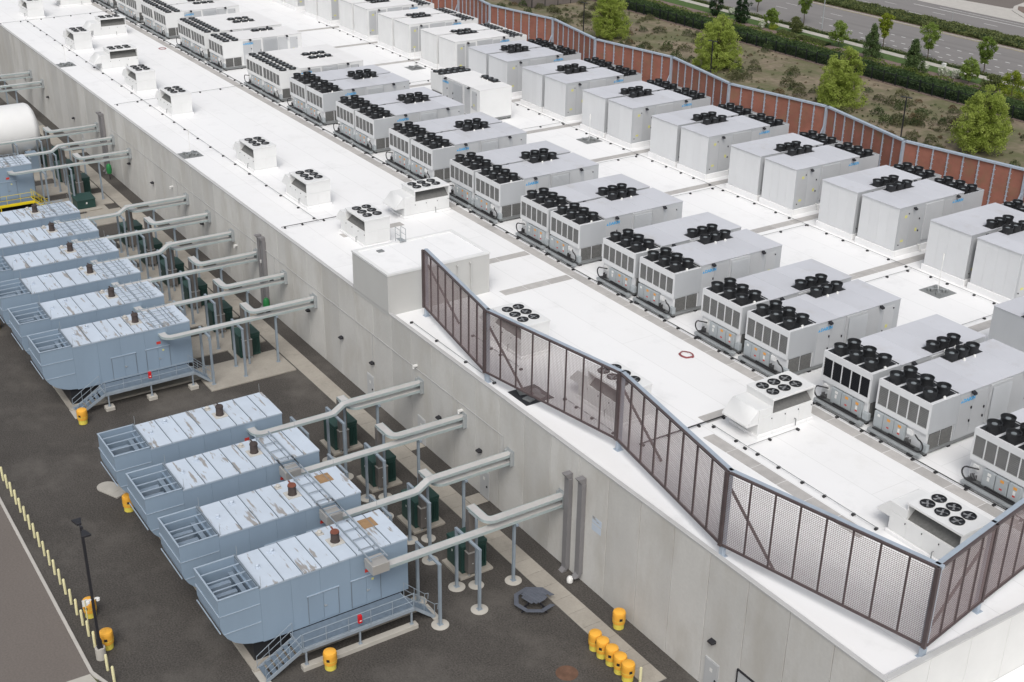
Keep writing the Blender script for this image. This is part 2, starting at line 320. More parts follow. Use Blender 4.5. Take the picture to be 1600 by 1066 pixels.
dp = MB().box(-.24, .24, -.34, -.02, 0.25, 6.95).prism([(-.34, 6.951), (-.02, 6.951), (-.02, 7.35), (-.62, 7.35)], 0, -.2, .2).prism([(-.34, .249), (-.02, .249), (-.25, -.0), (-.6, .0)], 0, -.22, .22).mesh('downpipe', 'downpipe', .01)
for x in (-25.25, -23.85, -73.8, -73.0, -121.5, -120.6): bput('downpipe', dp, (x, 0, 0 if x != -23.85 else .35))
bput('repair_patch', MB().box(-.47, .47, -.006, 0, 4.4, 4.88).box(-.45, .5, -.007, -.001, 4.95, 5.42).mesh('repair_patch', 'gen_roof'), (-22.45, 0, 0))
bput('relief_valve', MB().lathe([(.02, -.0), (.2, .05), (.22, .3), (.14, .45), (.05, .5)], 10).mesh('relief_valve', 'sticker_white'), (-23.95, -.75, 0))
# lower roof against the near end wall
low = thing('annex_building', 'lower annex with a white flat roof against the near end wall', 'building', (9, 22, 0))
put('wall', B('wall', 'wall_light', -8.98, 12, -22, 30, 0, 4.7), low); put('roof_deck', B('roof_deck', 'roof_white', -8.98, 12.1, -22.1, 30, 4.7, 4.9), low)
# ------------------------------------------------------------------ rooftop penthouse
ph = thing('stair_penthouse', 'grey rendered stair penthouse with a white roof on the long wall parapet', 'penthouse', (-52.05, 4.5, H))
pz = 12.12-H
put('wall', MB().box(-2.93, 2.93, -4.54, 4.5, -.3, pz-.16).mesh('wall', 'stucco', .01), ph)
put('roof', B('roof', 'roof_white', -2.7, 2.7, -4.3, 4.26, pz-.16, pz-.1), ph)
put('coping', MB().box(-2.97, -2.68, -4.58, 4.54, pz-.158, pz).box(2.68, 2.97, -4.58, 4.54, pz-.158, pz).box(-2.679, 2.679, -4.58, -4.29, pz-.157, pz-.001).box(-2.679, 2.679, 4.25, 4.54, pz-.157, pz-.001).mesh('coping', 'unit_white'), ph)
for y in (1.55, 2.75): put('downpipe', MB().tube((3.03, y, -.2), (3.03, y, pz-.55), .05, 8).box(2.94, 3.1, y-.13, y+.02, pz-.56, pz-.44).mesh('downpipe', 'stucco'), ph)
put('roof_vent', B('roof_vent', 'pipe_grey', -2.0, -1.55, -2.9, -2.4, pz-.1, pz-.02), ph)
lad = MB()
for y in (-.45, .05):
    lad.tube((-3.35, y, -.2), (-3.35, y, pz+1.0), .025).tube((-2.55, y, pz-.1), (-2.55, y, pz+1.0), .025).tube((-3.35, y, pz+1.0), (-2.55, y, pz+1.0), .025).tube((-3.35, y, pz+.5), (-2.55, y, pz+.5), .02)
for i in range(12): lad.tube((-3.35, -.45, i*.27), (-3.35, .05, i*.27), .018)
put('roof_ladder', lad.mesh('roof_ladder', 'galv'), ph); put('ladder_landing', B('ladder_landing', 'galv', -3.3, -2.5, -.42, .02, pz+.02, pz+.06), ph)
# ------------------------------------------------------------------ screens on the roof edge
def screen(root, nodes, z0, z1, bays, inner, slat_kw=None, inside=1, red=False, posts_from=ZR, brace=True):
    """zigzag screen through plan nodes; inside=+1 when the steel frame stands on the +y/-x side"""
    ox, oy = root.location.x, root.location.y
    N = [Vector((a-ox, b-oy, 0)) for a, b in nodes]; zo = root.location.z
    a0, a1 = z0-zo, z1-zo
    for i in range(len(N)-1):
        p, q = N[i], N[i+1]; d = (q-p).normalized(); L = (q-p).length; nrm = Vector((-d.y, d.x, 0))*inner
        ang = math.atan2(d.y, d.x)
        nb = bays[i] if isinstance(bays, list) else bays
        w = L/nb
        if not red:
            sm = MB()
            n = int((a1-a0-.2)/.104)
            for k in range(n):
                z = a0+.12+k*.104
                sm.prism([(-.009, z), (.009, z+.004), (.009, z+.022), (-.009, z+.018)], 0, .03, w-.03)
            nf = int((w-.08)/.12)
            for k in range(nf): sm.box(.06+k*.12, .064+k*.12, -.011, .011, a0+.1, a1-.1)
            sme = sm.mesh('slat_panel', 'screen_slat', smooth=False)
            for b in range(nb):
                put('slat_panel', sme, root, p+d*(w*b), (0, 0, ang), kind='stuff')
            mul = MB().box(-.035, .035, -.055, .055, a0+.1, a1-.1)
            cl = MB()
            for k in range(10): cl.box(-.06, .06, -.08, -.056, a0+.3+k*.44, a0+.36+k*.44)
            mm, cm_ = mul.mesh('mullion', 'screen_brown'), cl.mesh('clip', 'screen_brown')
            for b in range(1, nb):
                m_ = put('mullion', mm, root, p+d*(w*b), (0, 0, ang)); 
            put('bottom_rail', MB().box(0, L, -.07, .07, a0, a0+.11).mesh('bottom_rail', 'screen_brown'), root, p, (0, 0, ang))
            put('top_rail', MB().box(0, L, -.07, .07, a1-.11, a1).mesh('top_rail', 'screen_brown'), root, p, (0, 0, ang))
            put('top_beam', MB().box(-.1, L+.1, .075, .34, a1-.16, a1+.03).mesh('top_beam', 'screen_galv', .01), root, p, (0, 0, ang))
        else:
            pme = MB().box(.02, w-.02, -.03, .0, a0, a1-.05).mesh('screen_sheet', 'red_panel', smooth=False)
            stud = MB().box(-.045, .045, -.15, -.034, a0, a1-.2)
            for k in range(10): stud.box(-.13, .13, -.09, -.036, a0+.25+k*.43, a0+.31+k*.43)
            sme = stud.mesh('stud', 'screen_galv')
            for b in range(nb):
                put('screen_sheet', pme, root, p+d*(w*b), (0, 0, ang))
                if b: put('stud', sme, root, p+d*(w*b), (0, 0, ang))
            put('top_beam', MB().box(-.15, L+.15, -.22, .16, a1-.19, a1).mesh('top_beam', 'screen_galv', .01), root, p, (0, 0, ang))
    for i, p in enumerate(N):
        s = -1 if red else 1
        c = p+(Vector((-.17, .17, 0)) if (root is fs and i == 4) else Vector((-.2, 0, 0)) if not red and root is not fs else Vector((0, .17*s, 0)))
        pt = put('post', MB().box(-.13, .13, -.13, .13, posts_from-zo, a1-.2).box(-.24, .24, -.24, .24, posts_from-zo, posts_from-zo+.03).mesh('post', 'screen_galv', .008), root, c)
        if not red: put('corner_cover', MB().box(-.11, .11, -.13, .02, a0, a1).mesh('corner_cover', 'screen_brown'), root, p-Vector((0, .02, 0)))
        if red: put('knee_brace', MB().bar((0, -.13, a1-2.2), (0, -1.6, posts_from-zo+.05), .12, .12).mesh('knee_brace', 'screen_galv'), root, c)
fs = thing('roof_screen', 'dark brown see-through slatted screen zigzagging along the near roof edge', 'screen', (-24, 1.4, ZR))
FN = [(-47.75, 2.33), (-36.1, .44), (-24.05, 2.5), (-12.02, .36), (-.3, 2.95)]
screen(fs, FN, 9.45, 14.12, 8, 1)
# diagonal braces behind the front screen, leaning back to the roof
for a, b in ((-36.1, .8), (-24.05, 2.9), (-12.02, .8), (-47.7, 2.7)):
    put('diagonal_brace', MB().bar((a+24+.02, b-1.4-.1, 12.9-ZR), (a+24+2.6, b-1.4+1.1, .05), .12, .12).mesh('diagonal_brace', 'screen_brown'), fs)
FN2 = [(-.3, 2.95), (-1.22, 8.35), (-2.2, 14.4)]
fs2 = thing('roof_screen', 'brown slatted screen turning the near corner above the pale end wall', 'screen', (-1, 8, ZR))
screen(fs2, FN2[1:]+[], 9.45, 14.12, 4, 1)
def seg_only(root, p, q, z0, z1, nb):
    ox, oy, zo = root.location; p = Vector((p[0]-ox, p[1]-oy, 0)); q = Vector((q[0]-ox, q[1]-oy, 0)); d = (q-p).normalized(); L = (q-p).length; ang = math.atan2(d.y, d.x); w = L/nb; a0, a1 = z0-zo, z1-zo
    sm = MB()
    for k in range(int((a1-a0-.2)/.104)):
        z = a0+.12+k*.104; sm.prism([(-.009, z), (.009, z+.004), (.009, z+.022), (-.009, z+.018)], 0, .03, w-.03)
    nf = int((w-.08)/.12)
    for k in range(nf): sm.box(.06+k*.12, .064+k*.12, -.011, .011, a0+.1, a1-.1)
    sme = sm.mesh('slat_panel', 'screen_slat', smooth=False); mm = MB().box(-.035, .035, -.055, .055, a0+.1, a1-.1).mesh('mullion', 'screen_brown')
    for b in range(nb):
        put('slat_panel', sme, root, p+d*(w*b), (0, 0, ang), kind='stuff')
        if b: put('mullion', mm, root, p+d*(w*b), (0, 0, ang))
    put('bottom_rail', MB().box(.14, L, -.07, .07, a0, a0+.11).mesh('bottom_rail', 'screen_brown'), root, p, (0, 0, ang))
    put('top_rail', MB().box(.14, L, -.07, .07, a1-.11, a1).mesh('top_rail', 'screen_brown'), root, p, (0, 0, ang))
    put('top_beam', MB().box(.14, L+.1, .075, .34, a1-.16, a1+.03).mesh('top_beam', 'screen_galv', .01), root, p, (0, 0, ang))
seg_only(fs2, FN2[0], FN2[1], 9.45, 14.12, 4)
put('diagonal_brace', MB().bar((-.5, -.1, 12.7-ZR), (.0, -4.1, .75), .12, .12).mesh('diagonal_brace', 'screen_brown'), fs2)
rs = thing('roof_screen', 'rust red sheet screen with pale steel studs along the far roof edge', 'screen', (-90, 57.7, ZR))
RN = [(-24.6, 55.8), (-36.9, 58.5), (-48.9, 56.0), (-61.6, 58.7), (-74.0, 56.3), (-87.2, 59.0), (-99.6, 56.8), (-112.5, 59.3), (-124.8, 57.0), (-137.2, 59.3), (-149.6, 57.0), (-162, 59.3), (-174.4, 57), (-187, 59.3)]
screen(rs, RN[::-1], 9.2, 14.1, 8, 1, red=True)
# ------------------------------------------------------------------ field, street and street works beyond the building
structure('field', B('field', 'dry_ground', -260, 60, 60.4, 116.9, -.25, -.004))
structure('planting_bed', B('planting_bed', 'mulch', -260, 40, 116.9, 129.2, -.25, -.008))
structure('lawn_strip', B('lawn_strip', 'lawn', -260, 40, 129.2, 132.4, -.25, 0.02))
fw_ = structure('footpath', B('footpath', 'joint_dark', -260, 40, 132.4, 134.2, -.2, .03))
fsl = MB().box(-1.47, 1.47, -.88, .88, 0, .03).mesh('slab', 'concrete_pale', .01)
for i in range(60): put('slab', fsl, fw_, (-62-2.98*i, 133.3, .031))
structure('verge', B('verge', 'lawn', -260, 40, 134.2, 135.7, -.25, 0.01))
structure('street_kerb', B('street_kerb', 'kerb', -260, 40, 135.7, 135.95, -.2, .12))
road = structure('street', B('street', 'road_asphalt', -360, 120, 135.95, 176, -.25, -.012))
structure('median_kerb', B('median_kerb', 'kerb', -360, 60, 154.9, 162.0, -.2, .12))
structure('median_bed', B('median_bed', 'mulch', -360, 60, 155.15, 161.75, .1, .17))
structure('forecourt', MB().prism([(-170, 178.2), (-147, 176.0), (-60, 176.0), (-60, 400), (-240, 400), (-210, 200)], 2, -.2, .0).mesh('forecourt', 'kerb'))
structure('car_park', MB().prism([(-150, 184), (-133, 185.7), (-128, 200), (-120, 240), (-220, 240), (-200, 190)], 2, -.1, .006).mesh('car_park', 'lane_asphalt'))
isl = structure('kerb_island', MB().prism([(-133.8, 188), (-131.2, 184), (-125, 179.6), (-112, 178), (-112, 200), (-135.6, 194)], 2, -.1, .12).mesh('kerb_island', 'kerb'))
put('island_bed', MB().prism([(-133.2, 188.6), (-131, 185.5), (-126, 182), (-120, 182), (-128, 191)], 2, .05, .16).mesh('island_bed', 'mulch'), isl)
d30 = MB().box(-1.55, 1.55, -.075, .075, 0, .004).mesh('lane_mark', 'road_paint'); d10 = MB().box(-.45, .45, -.12, .12, 0, .004).mesh('lane_mark', 'road_paint')
for y, x0, st in ((149.9, -158, 12.25), (145.7, -156.5, 12.25), (165.1, -151.7, 12.3), (168.8, -149, 12.3)):
    for i in range(9):
        x = x0+st*i
        if y == 145.7 and x > -136: continue
        put('lane_mark', d30, road, (x, y, -.008))
for i in range(26): put('lane_mark', d10, road, (-141.5+2.49*i, 141.4, -.008))
for i in range(20): put('lane_mark', d10, road, (-128.6+2.49*i, 138.7, -.008))
for i in range(14): put('lane_mark', d10, road, (-132.7+2.49*i, 145.6, -.008))
put('edge_line', B('edge_line', 'road_paint', -146, 60, 172.2, 172.42, -.008, -.003), road)
put('edge_line', B('edge_line', 'road_paint', -141, 60, 174.2, 174.35, -.008, -.003), road)
put('edge_line', B('edge_line', 'paint_yellow', -200, 60, 154.55, 154.7, -.008, -.003), road)
for i in range(5): put('lane_mark', B('lane_mark', 'road_paint', -.3, .3, -1.1, 1.1, 0, .004), road, (-94.2+1.1*i, 140.6, -.008))
for i in range(3): put('lane_mark', B('lane_mark', 'road_paint', -2.4, 2.4, -.12, .12, 0, .004), road, (-90.5, 143.5-1.2*i, -.0075))
# ================================================================== ROOF MACHINES
def fan_mesh(r=.45, h=.42):
    return MB().lathe([(r*1.0, 0), (r*.9, h*.45), (r*1.02, h), (r*.92, h), (r*.86, h*.72), (.0, h*.70)], 18, cap1=False).mesh('fan', 'fan_black')
FAN, FLAT = fan_mesh(.45, .48), fan_mesh(.46, .17)
HUB = MB().lathe([(.17, .34), (.17, .385), (.09, .41), (.02, .412)], 10).mesh('motor_hub', 'fan_hub')
HUBF = MB().lathe([(.17, .12), (.17, .15), (.05, .17)], 10).mesh('motor_hub', 'fan_hub')
CAPB = MB().lathe([(.10, 0), (.10, .1), (.05, .16), (.01, .17)], 8).mesh('valve_cap', 'sticker_white')
def add_fan(k, x, y, z, flat=False):
    f = k.add('fan', FLAT if flat else FAN, None, (x, y, z)); k.add('motor_hub', HUBF if flat else HUB, f)
    return f
def text_mesh(txt, size, mat):
    c = bpy.data.curves.new('t', 'FONT'); c.body = txt; c.size = size; c.extrude = .004; c.align_x = 'LEFT'; c.offset = .014; c.resolution_u = 2
    o = bpy.data.objects.new('t', c); COL.objects.link(o); bpy.context.view_layer.update()
    me = bpy.data.meshes.new_from_object(o.evaluated_get(bpy.context.evaluated_depsgraph_get())); bpy.data.objects.remove(o)
    me.name = 'logo'; me.materials.clear(); me.materials.append(M[mat]); return me
LOGO = text_mesh('DAIKIN', .34, 'logo_blue')
LOGO_TRI = MB().prism([(0, 0), (.22, 0), (.11, .2)], 2, 0, .006).mesh('logo_mark', 'logo_blue')
def louvre(w, h, n, back, slat, depth=.05, mesh='coil_panel'):
    """grille in the xz plane facing -y, origin lower left"""
    m = MB()
    for i in range(n):
        z = h*(i+.15)/n; m.prism([(-depth, z), (-depth+.012, z), (0, z+h/n*.62), (-.012, z+h/n*.62)], 0, 0, w)
    return B('grille_back', back, 0, w, .0, .01, 0, h), m.mesh(mesh, slat, smooth=False)
def add_louvre(k, name, x, y, z, w, h, n, back, slat, rotz=0):
    bk, slm = louvre(w, h, n, back, slat)
    p = k.add(name, slm, None, (x, y, z), (0, 0, rotz)); k.add('grille_back', bk, p)
def side_fit(k, X, y, z, name, mat, dy, dz, t=.018, parent=None): return k.add(name, B(name, mat, 0, t, 0, dy, 0, dz, bev=.004), parent, (X, y, z))
def work_light(k, X, y, z): return k.add('work_light', MB().box(0, .14, -.05, .05, .05, .12).prism([(.1, 0), (.34, -.06), (.34, .06), (.1, .16)], 1, -.13, .13).mesh('work_light', 'lamp_black'), None, (X, y, z))
def unit_A(side, step=0., wide=2.08, flat=False, dark=False, white=False):
    """roof chiller: fan-topped condenser at the front (y=0), long casing behind"""
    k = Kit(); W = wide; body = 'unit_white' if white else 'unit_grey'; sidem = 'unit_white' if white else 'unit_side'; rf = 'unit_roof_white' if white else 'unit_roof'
    hc = 3.70-step*.5; ha = 3.73+step*.5; Y1 = 2.62; Y2 = 11.05
    k.box('base_frame', 'pipe_grey', -W+.05, W-.05, .1, Y2-.05, .14, .4)
    for y in (.3, 2.5, 5.2, 8, 10.8):
        for x in (-W+.2, W-.2): k.box('support_block', 'pipe_black', x-.16, x+.16, y-.12, y+.12, 0, .14)
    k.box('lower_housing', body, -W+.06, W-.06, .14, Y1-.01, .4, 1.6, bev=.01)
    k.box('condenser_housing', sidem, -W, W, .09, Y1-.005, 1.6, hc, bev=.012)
    fr = MB().box(-W, W, 0, .088, hc-.42, hc).box(-W, W, 0, .088, 1.6, 1.96); n = 5; inner = 2*W-.16; bw = inner/n
    for i in range(n+1): fr.box(-W+.08+bw*i-(.08 if i == 0 else .035), -W+.08+bw*i+(.08 if i == n else .035), .001, .087, 1.961, hc-.421)
    k.add('face_frame', fr.mesh('face_frame', body))
    for i in range(n): add_louvre(k, 'coil_panel', -W+.08+bw*i+.036, .07, 1.965, bw-.072, hc-.42-1.97, 11, 'coil_black' if dark else 'coil_dark', 'coil_black' if dark else 'coil_slat')
    cx = (-1.98, -1.24, -.36) if side > 0 else (-.95, -.05, .85)
    for i, x in enumerate(cx):
        w = .70 if (i == 0 and side > 0) else .84
        c = k.box('control_cabinet', 'cabinet', x, x+w, -.1, .135, .42, 1.5, bev=.012)
        k.box('warning_label', ('sticker_white', 'sticker_orange', 'sticker_orange')[i], x+w*.38, x+w*.68, -.106, -.102, 1.2, 1.38, parent=c)
        if i == 2 or side < 0 and i == 0: k.box('warning_label', 'sticker_white', x+w*.4, x+w*.6, -.106, -.102, .85, 1.12, parent=c)
        if i: k.box('warning_label', 'sticker_red', x+w*.4, x+w*.62, -.106, -.102, .72, .82, parent=c)
    gx = .62 if side > 0 else -1.75
    g = k.box('gauge_panel', 'unit_white', gx, gx+.4, -.02, .13, 1.05, 1.4)
    vp = MB()
    for j in range(5): vp.tube((gx+.1*j, -.05, .45), (gx+.1*j, -.05, .75+.06*(j % 3)), .03, 6).tube((gx+.1*j, -.05, .45), (gx+.1*j-.25, -.3, .42), .022, 6)
    k.add('valve_pipes', vp.mesh('valve_pipes', 'pipe_black'))
    k.box('pipe_tray', 'galv', -W+.05, W+.12, -.54, -.22, .17, .34, bev=.01)
    for x in (-1.55, 1.45): k.box('support_block', 'pipe_black', x-.16, x+.16, -.62, -.28, 0, .16)
    pp = MB(); pts = [(-W+.3, -.33, .42), (W-.3, -.33, .42)]; pp.tube(pts[0], pts[1], .055, 8)
    s = 1 if side > 0 else -1; e = Vector((s*(W-.3), -.33, .42))
    arc = [e+Vector((s*.42*math.sin(t), 0, .42-.42*math.cos(t)-0)) for t in [i*math.pi/8 for i in range(9)]]
    for a, b in zip(arc[:-1], arc[1:]): pp.tube(a, b, .05, 6)
    pp.tube(arc[-1], arc[-1]+Vector((-s*.5, .3, 0)), .05, 6)
    k.add('coolant_pipe', pp.mesh('coolant_pipe', 'pipe_black'))
    k.box('cable_duct', 'pipe_black', -.6, W-.6, -.24, -.14, .43, .52)
    for i in (0, 1): add_louvre(k, 'side_grille', W-.045, .3+1.12*i, .44, 1.02, 1.1, 10, 'coil_dark', 'coil_mesh', R(90))
    k.box('junction_box', 'cabinet', W-.25, W+.22, -.1, .18, .45, .95, bev=.01)
    k.box('condenser_lid', body, -W-.006, W+.006, .0, Y1, hc, hc+.02)
    if flat:
        for i in range(5):
            for y in (.68, 1.92): add_fan(k, -W+W*.2+i*W*.4, y, hc+.02, True)
    else:
        for x in (-1.34, 0, 1.30):
            k.box('fan_plate', 'fan_black', x-.56, x+.56, .14, 2.46, hc+.02, hc+.045)
            for y in (.68, 1.93): add_fan(k, x, y, hc+.045)
            k.add('valve_cap', CAPB, None, (x+.62, 1.35, hc+.02))
        k.add('discharge_pipe', MB().tube((-1.9, 2.53, hc+.1), (2.0, 2.53, hc+.1), .035, 6).mesh('discharge_pipe', 'pipe_black'))
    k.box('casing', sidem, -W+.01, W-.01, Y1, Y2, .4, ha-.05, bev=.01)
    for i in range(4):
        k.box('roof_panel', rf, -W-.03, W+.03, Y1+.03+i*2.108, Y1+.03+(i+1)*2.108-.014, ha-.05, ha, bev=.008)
    rx = -1.6 if side > 0 else 1.6
    k.box('fan_plate', 'fan_black', rx-.52, rx+.46, 5.72, 8.78, ha, ha+.025)
    for y in (6.18, 7.22, 8.25): add_fan(k, rx, y, ha+.025, flat)
    for y in (6.7, 7.72): k.add('valve_cap', CAPB, None, (rx+.66, y, ha))
    X = W-.01
    d = side_fit(k, X, 2.78, .5, 'access_door', 'unit_panel', 1.2, ha-.75); k.add('door_handle', B('door_handle', 'lamp_black', 0, .08, 0, .06, 0, .16), d, (.018, 1.08, .95)); k.add('door_handle', B('door_handle', 'lamp_black', 0, .08, 0, .06, 0, .16), d, (.018, 1.08, 1.9))
    d = side_fit(k, X, 4.05, .5, 'access_door', 'unit_panel', 1.25, ha-.75); k.add('door_handle', B('door_handle', 'lamp_black', 0, .08, 0, .06, 0, .16), d, (.018, 1.1, .95)); k.add('door_handle', B('door_handle', 'lamp_black', 0, .08, 0, .06, 0, .16), d, (.018, 1.1, 1.6))
    k.add('logo', LOGO, None, (X+.022, 3.05, ha-.72), (R(90), 0, R(90))); k.add('logo_mark', LOGO_TRI, None, (X+.020, 2.8, ha-.72), (R(90), 0, R(90)))
    h = k.box('intake_hood', 'unit_panel', X, X+.16, 5.5, 7.55, .9, ha-.1, bev=.01)
    k.add('hood_slats', louvre(1.85, ha-1.25, 22, 'coil_dark', 'unit_side')[1], h, (X+.21, 5.6, 1.0), (0, 0, R(90)))
    side_fit(k, X, 7.7, .5, 'access_door', 'unit_panel', 1.3, ha-.72)
    d = side_fit(k, X, 9.35, 1.3, 'access_door', 'unit_panel', 1.1, 2.1); k.add('door_handle', B('door_handle', 'lamp_black', 0, .07, 0, .05, 0, .1), d, (.018, .05, .2)); k.add('door_handle', B('door_handle', 'lamp_black', 0, .07, 0, .05, 0, .1), d, (.018, .98, 1.8))
    k.box('warning_label', 'sticker_yellow', X+.02, X+.024, 9.7, 9.95, 1.7, 1.95)
    work_light(k, X, 3.75, ha-.17); work_light(k, X, 8.9, ha-.2)
    return k
def unit_B(side, flat=False, white=False):
    """tall casing on a white kerb, plain end towards the roof walkway, condenser at the far end"""
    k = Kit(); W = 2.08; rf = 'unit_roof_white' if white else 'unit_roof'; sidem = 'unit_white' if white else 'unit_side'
    k.box('roof_kerb', 'roof_white', -W-.12, W+.12, -.12, 8.3, .004, .52, bev=.02)
    k.box('casing', sidem, -W, W, .03, 8.25, .5, 4.35, bev=.01)
    for i in range(4): k.box('end_panel', 'unit_white' if white else 'unit_grey', -W+.01+i*1.04, -W+.01+i*1.04+1.032, 0, .029, .54, 4.34, bev=.005)
    for i in range(4): k.box('roof_panel', rf, -W-.03, W+.03, -.04+i*2.08, -.04+(i+1)*2.08-.014, 4.35, 4.41, bev=.008)
    k.box('roof_drip', 'unit_panel', -W-.035, W+.035, -.05, .0, 4.29, 4.349)
    k.box('condenser_base', 'pipe_grey', -W+.1, W-.1, 8.32, 10.95, .1, 1.7); k.box('condenser_housing', sidem, -W, W, 8.26, 11.0, 1.7, 4.0, bev=.012)
    rim = MB().box(-W, -W+.06, 8.27, 11, 4.0, 4.13).box(W-.06, W, 8.27, 11, 4.0, 4.13).box(-W+.06, W-.06, 10.94, 11, 4.0, 4.13)
    k.add('condenser_rim', rim.mesh('condenser_rim', sidem))
    for y in (8.6, 10.7):
        for x in (-1.8, 1.8): k.box('support_block', 'pipe_black', x-.16, x+.16, y-.12, y+.12, 0, .1)
    if flat:
        for i in range(5):
            for y in (8.95, 10.1): add_fan(k, -W+W*.2+i*W*.4, y, 4.0, True)
    else:
        for x in (-1.2, .12, 1.42):
            k.box('fan_plate', 'fan_black', x-.55, x+.55, 8.36, 10.72, 4.0, 4.025)
            for y in (8.9, 10.1): add_fan(k, x, y, 4.025)
    rx = -1.6 if side > 0 else 1.6
    k.box('fan_plate', 'fan_black', rx-.5, rx+.46, 2.5, 5.55, 4.41, 4.432)
    for y in (2.98, 4.0, 5.02): add_fan(k, rx, y, 4.432, flat)
    X = W
    d = side_fit(k, X, .3, .65, 'access_door', 'unit_panel', 1.15, 3.4); k.add('door_handle', B('door_handle', 'lamp_black', 0, .07, 0, .05, 0, .1), d, (.018, .1, .3)); k.add('door_handle', B('door_handle', 'lamp_black', 0, .07, 0, .05, 0, .1), d, (.018, .95, 3.0))
    d = side_fit(k, X, 1.55, .65, 'access_door', 'unit_panel', 1.5, 3.4); k.add('door_handle', B('door_handle', 'lamp_black', 0, .08, 0, .06, 0, .14), d, (.018, 1.1, 1.2)); k.add('door_handle', B('door_handle', 'lamp_black', 0, .08, 0, .06, 0, .14), d, (.018, 1.1, 2.3))
    k.box('warning_label', 'sticker_yellow', X+.02, X+.024, .8, 1.1, 3.35, 3.6); k.box('warning_label', 'sticker_yellow', X+.02, X+.024, 2.3, 2.55, 1.9, 2.2); k.box('warning_label', 'sticker_yellow', X+.02, X+.024, .65, 1.0, 1.2, 1.4)
    k.box('intake_hood', 'unit_panel', X, X+.1, 3.3, 5.6, .9, 4.2, bev=.01)
    side_fit(k, X, 5.75, .65, 'access_door', 'unit_panel', 1.1, 3.4); side_fit(k, X, 6.95, .65, 'access_door', 'unit_panel', 1.2, 3.4)
    k.add('logo', LOGO, None, (X+.022, 7.1, 3.62), (R(90), 0, R(90))); k.add('logo_mark', LOGO_TRI, None, (X+.020, 6.83, 3.62), (R(90), 0, R(90)))
    work_light(k, X, 1.85, 4.05); work_light(k, X, 7.3, 4.18)
    k.add('drain_pipe', MB().tube((X+.1, 2.9, .62), (X+.35, 2.9, .62), .06, 8).tube((X+.35, 2.9, .62), (X+.35, 2.9, .3), .06, 8).tube((X+.35, 2.9, .3), (X+.55, 3.0, .12), .06, 8).mesh('drain_pipe', 'sticker_white'))
    return k
AL, AR = unit_A(-1), unit_A(1); ALD = unit_A(-1, dark=True); ALs, ARs = unit_A(-1, .16), unit_A(1, .16)
AFL, AFR = unit_A(-1, .1, 2.5, True, white=True), unit_A(1, .1, 2.5, True, white=True)
GA = 'chillers in the front row on the roof'
Y0 = 18.12
for kk in range(-1, 8):
    xr = -13.27-12.15*kk; wd = ORD[kk+1]; gap = .6 if kk < 3 else .42
    l, r_ = (AL, AR) if kk < 2 else (ALs, ARs)
    if kk == 0: l = ALD
    ex = ' with a black coil face' if kk == 0 else ''
    l.make('roof_chiller', f'grey chiller{ex}, left of {wd} front-row pair from near end', 'chiller', (xr-4.16-gap-2.08, Y0, ZR), 0, GA)
    r_.make('roof_chiller', f'grey chiller, right of the {wd} front-row pair from the near end', 'chiller', (xr-2.08, Y0, ZR), 0, GA)
for kk, (a, b) in enumerate(((-117.5, -112.4), (-141.7, -136.6), (-157.1, -151.6), (-169.5, -164.2), (-182, -176.8))):
    AFL.make('roof_chiller', f'white flat-fanned chiller, left of the {ORD[kk]} white front-row pair', 'chiller', (a, Y0, ZR), 0, GA)
    AFR.make('roof_chiller', f'white flat-fanned chiller, right of the {ORD[kk]} white front-row pair', 'chiller', (b, Y0, ZR), 0, GA)
AFR.make('roof_chiller', 'lone white chiller standing between two white pairs in the front row', 'chiller', (-130.2, Y0, ZR), 0, GA)
BL, BR = unit_B(-1), unit_B(1); BFL, BFR = unit_B(-1, True, True), unit_B(1, True, True)
GB = 'tall casings in the back row on the roof'
for kk in range(0, 13):
    xr = -25.38-12.17*kk; wd = ORD[kk]; l, r_ = (BL, BR) if kk < 7 else (BFL, BFR)
    l.make('roof_air_handler', f'tall pale casing, left of the {wd} back-row pair from the near end', 'air handler', (xr-4.16-.58-2.08, 42.62, ZR), 0, GB)
    r_.make('roof_air_handler', f'tall pale casing, right of the {wd} back-row pair from the near end', 'air handler', (xr-2.08, 42.62, ZR), 0, GB)
RV = unit_A(1, .1, 2.15, True, white=True)
RV.make('roof_chiller', 'white chiller turned sideways between the two rows, its end facing the near corner', 'chiller', (-101.4, 35.9, ZR), R(-90))
AR.make('roof_chiller', 'pale chiller turned sideways between the rows, cut by the right picture edge', 'chiller', (-10.0, 36.0, ZR), R(90))
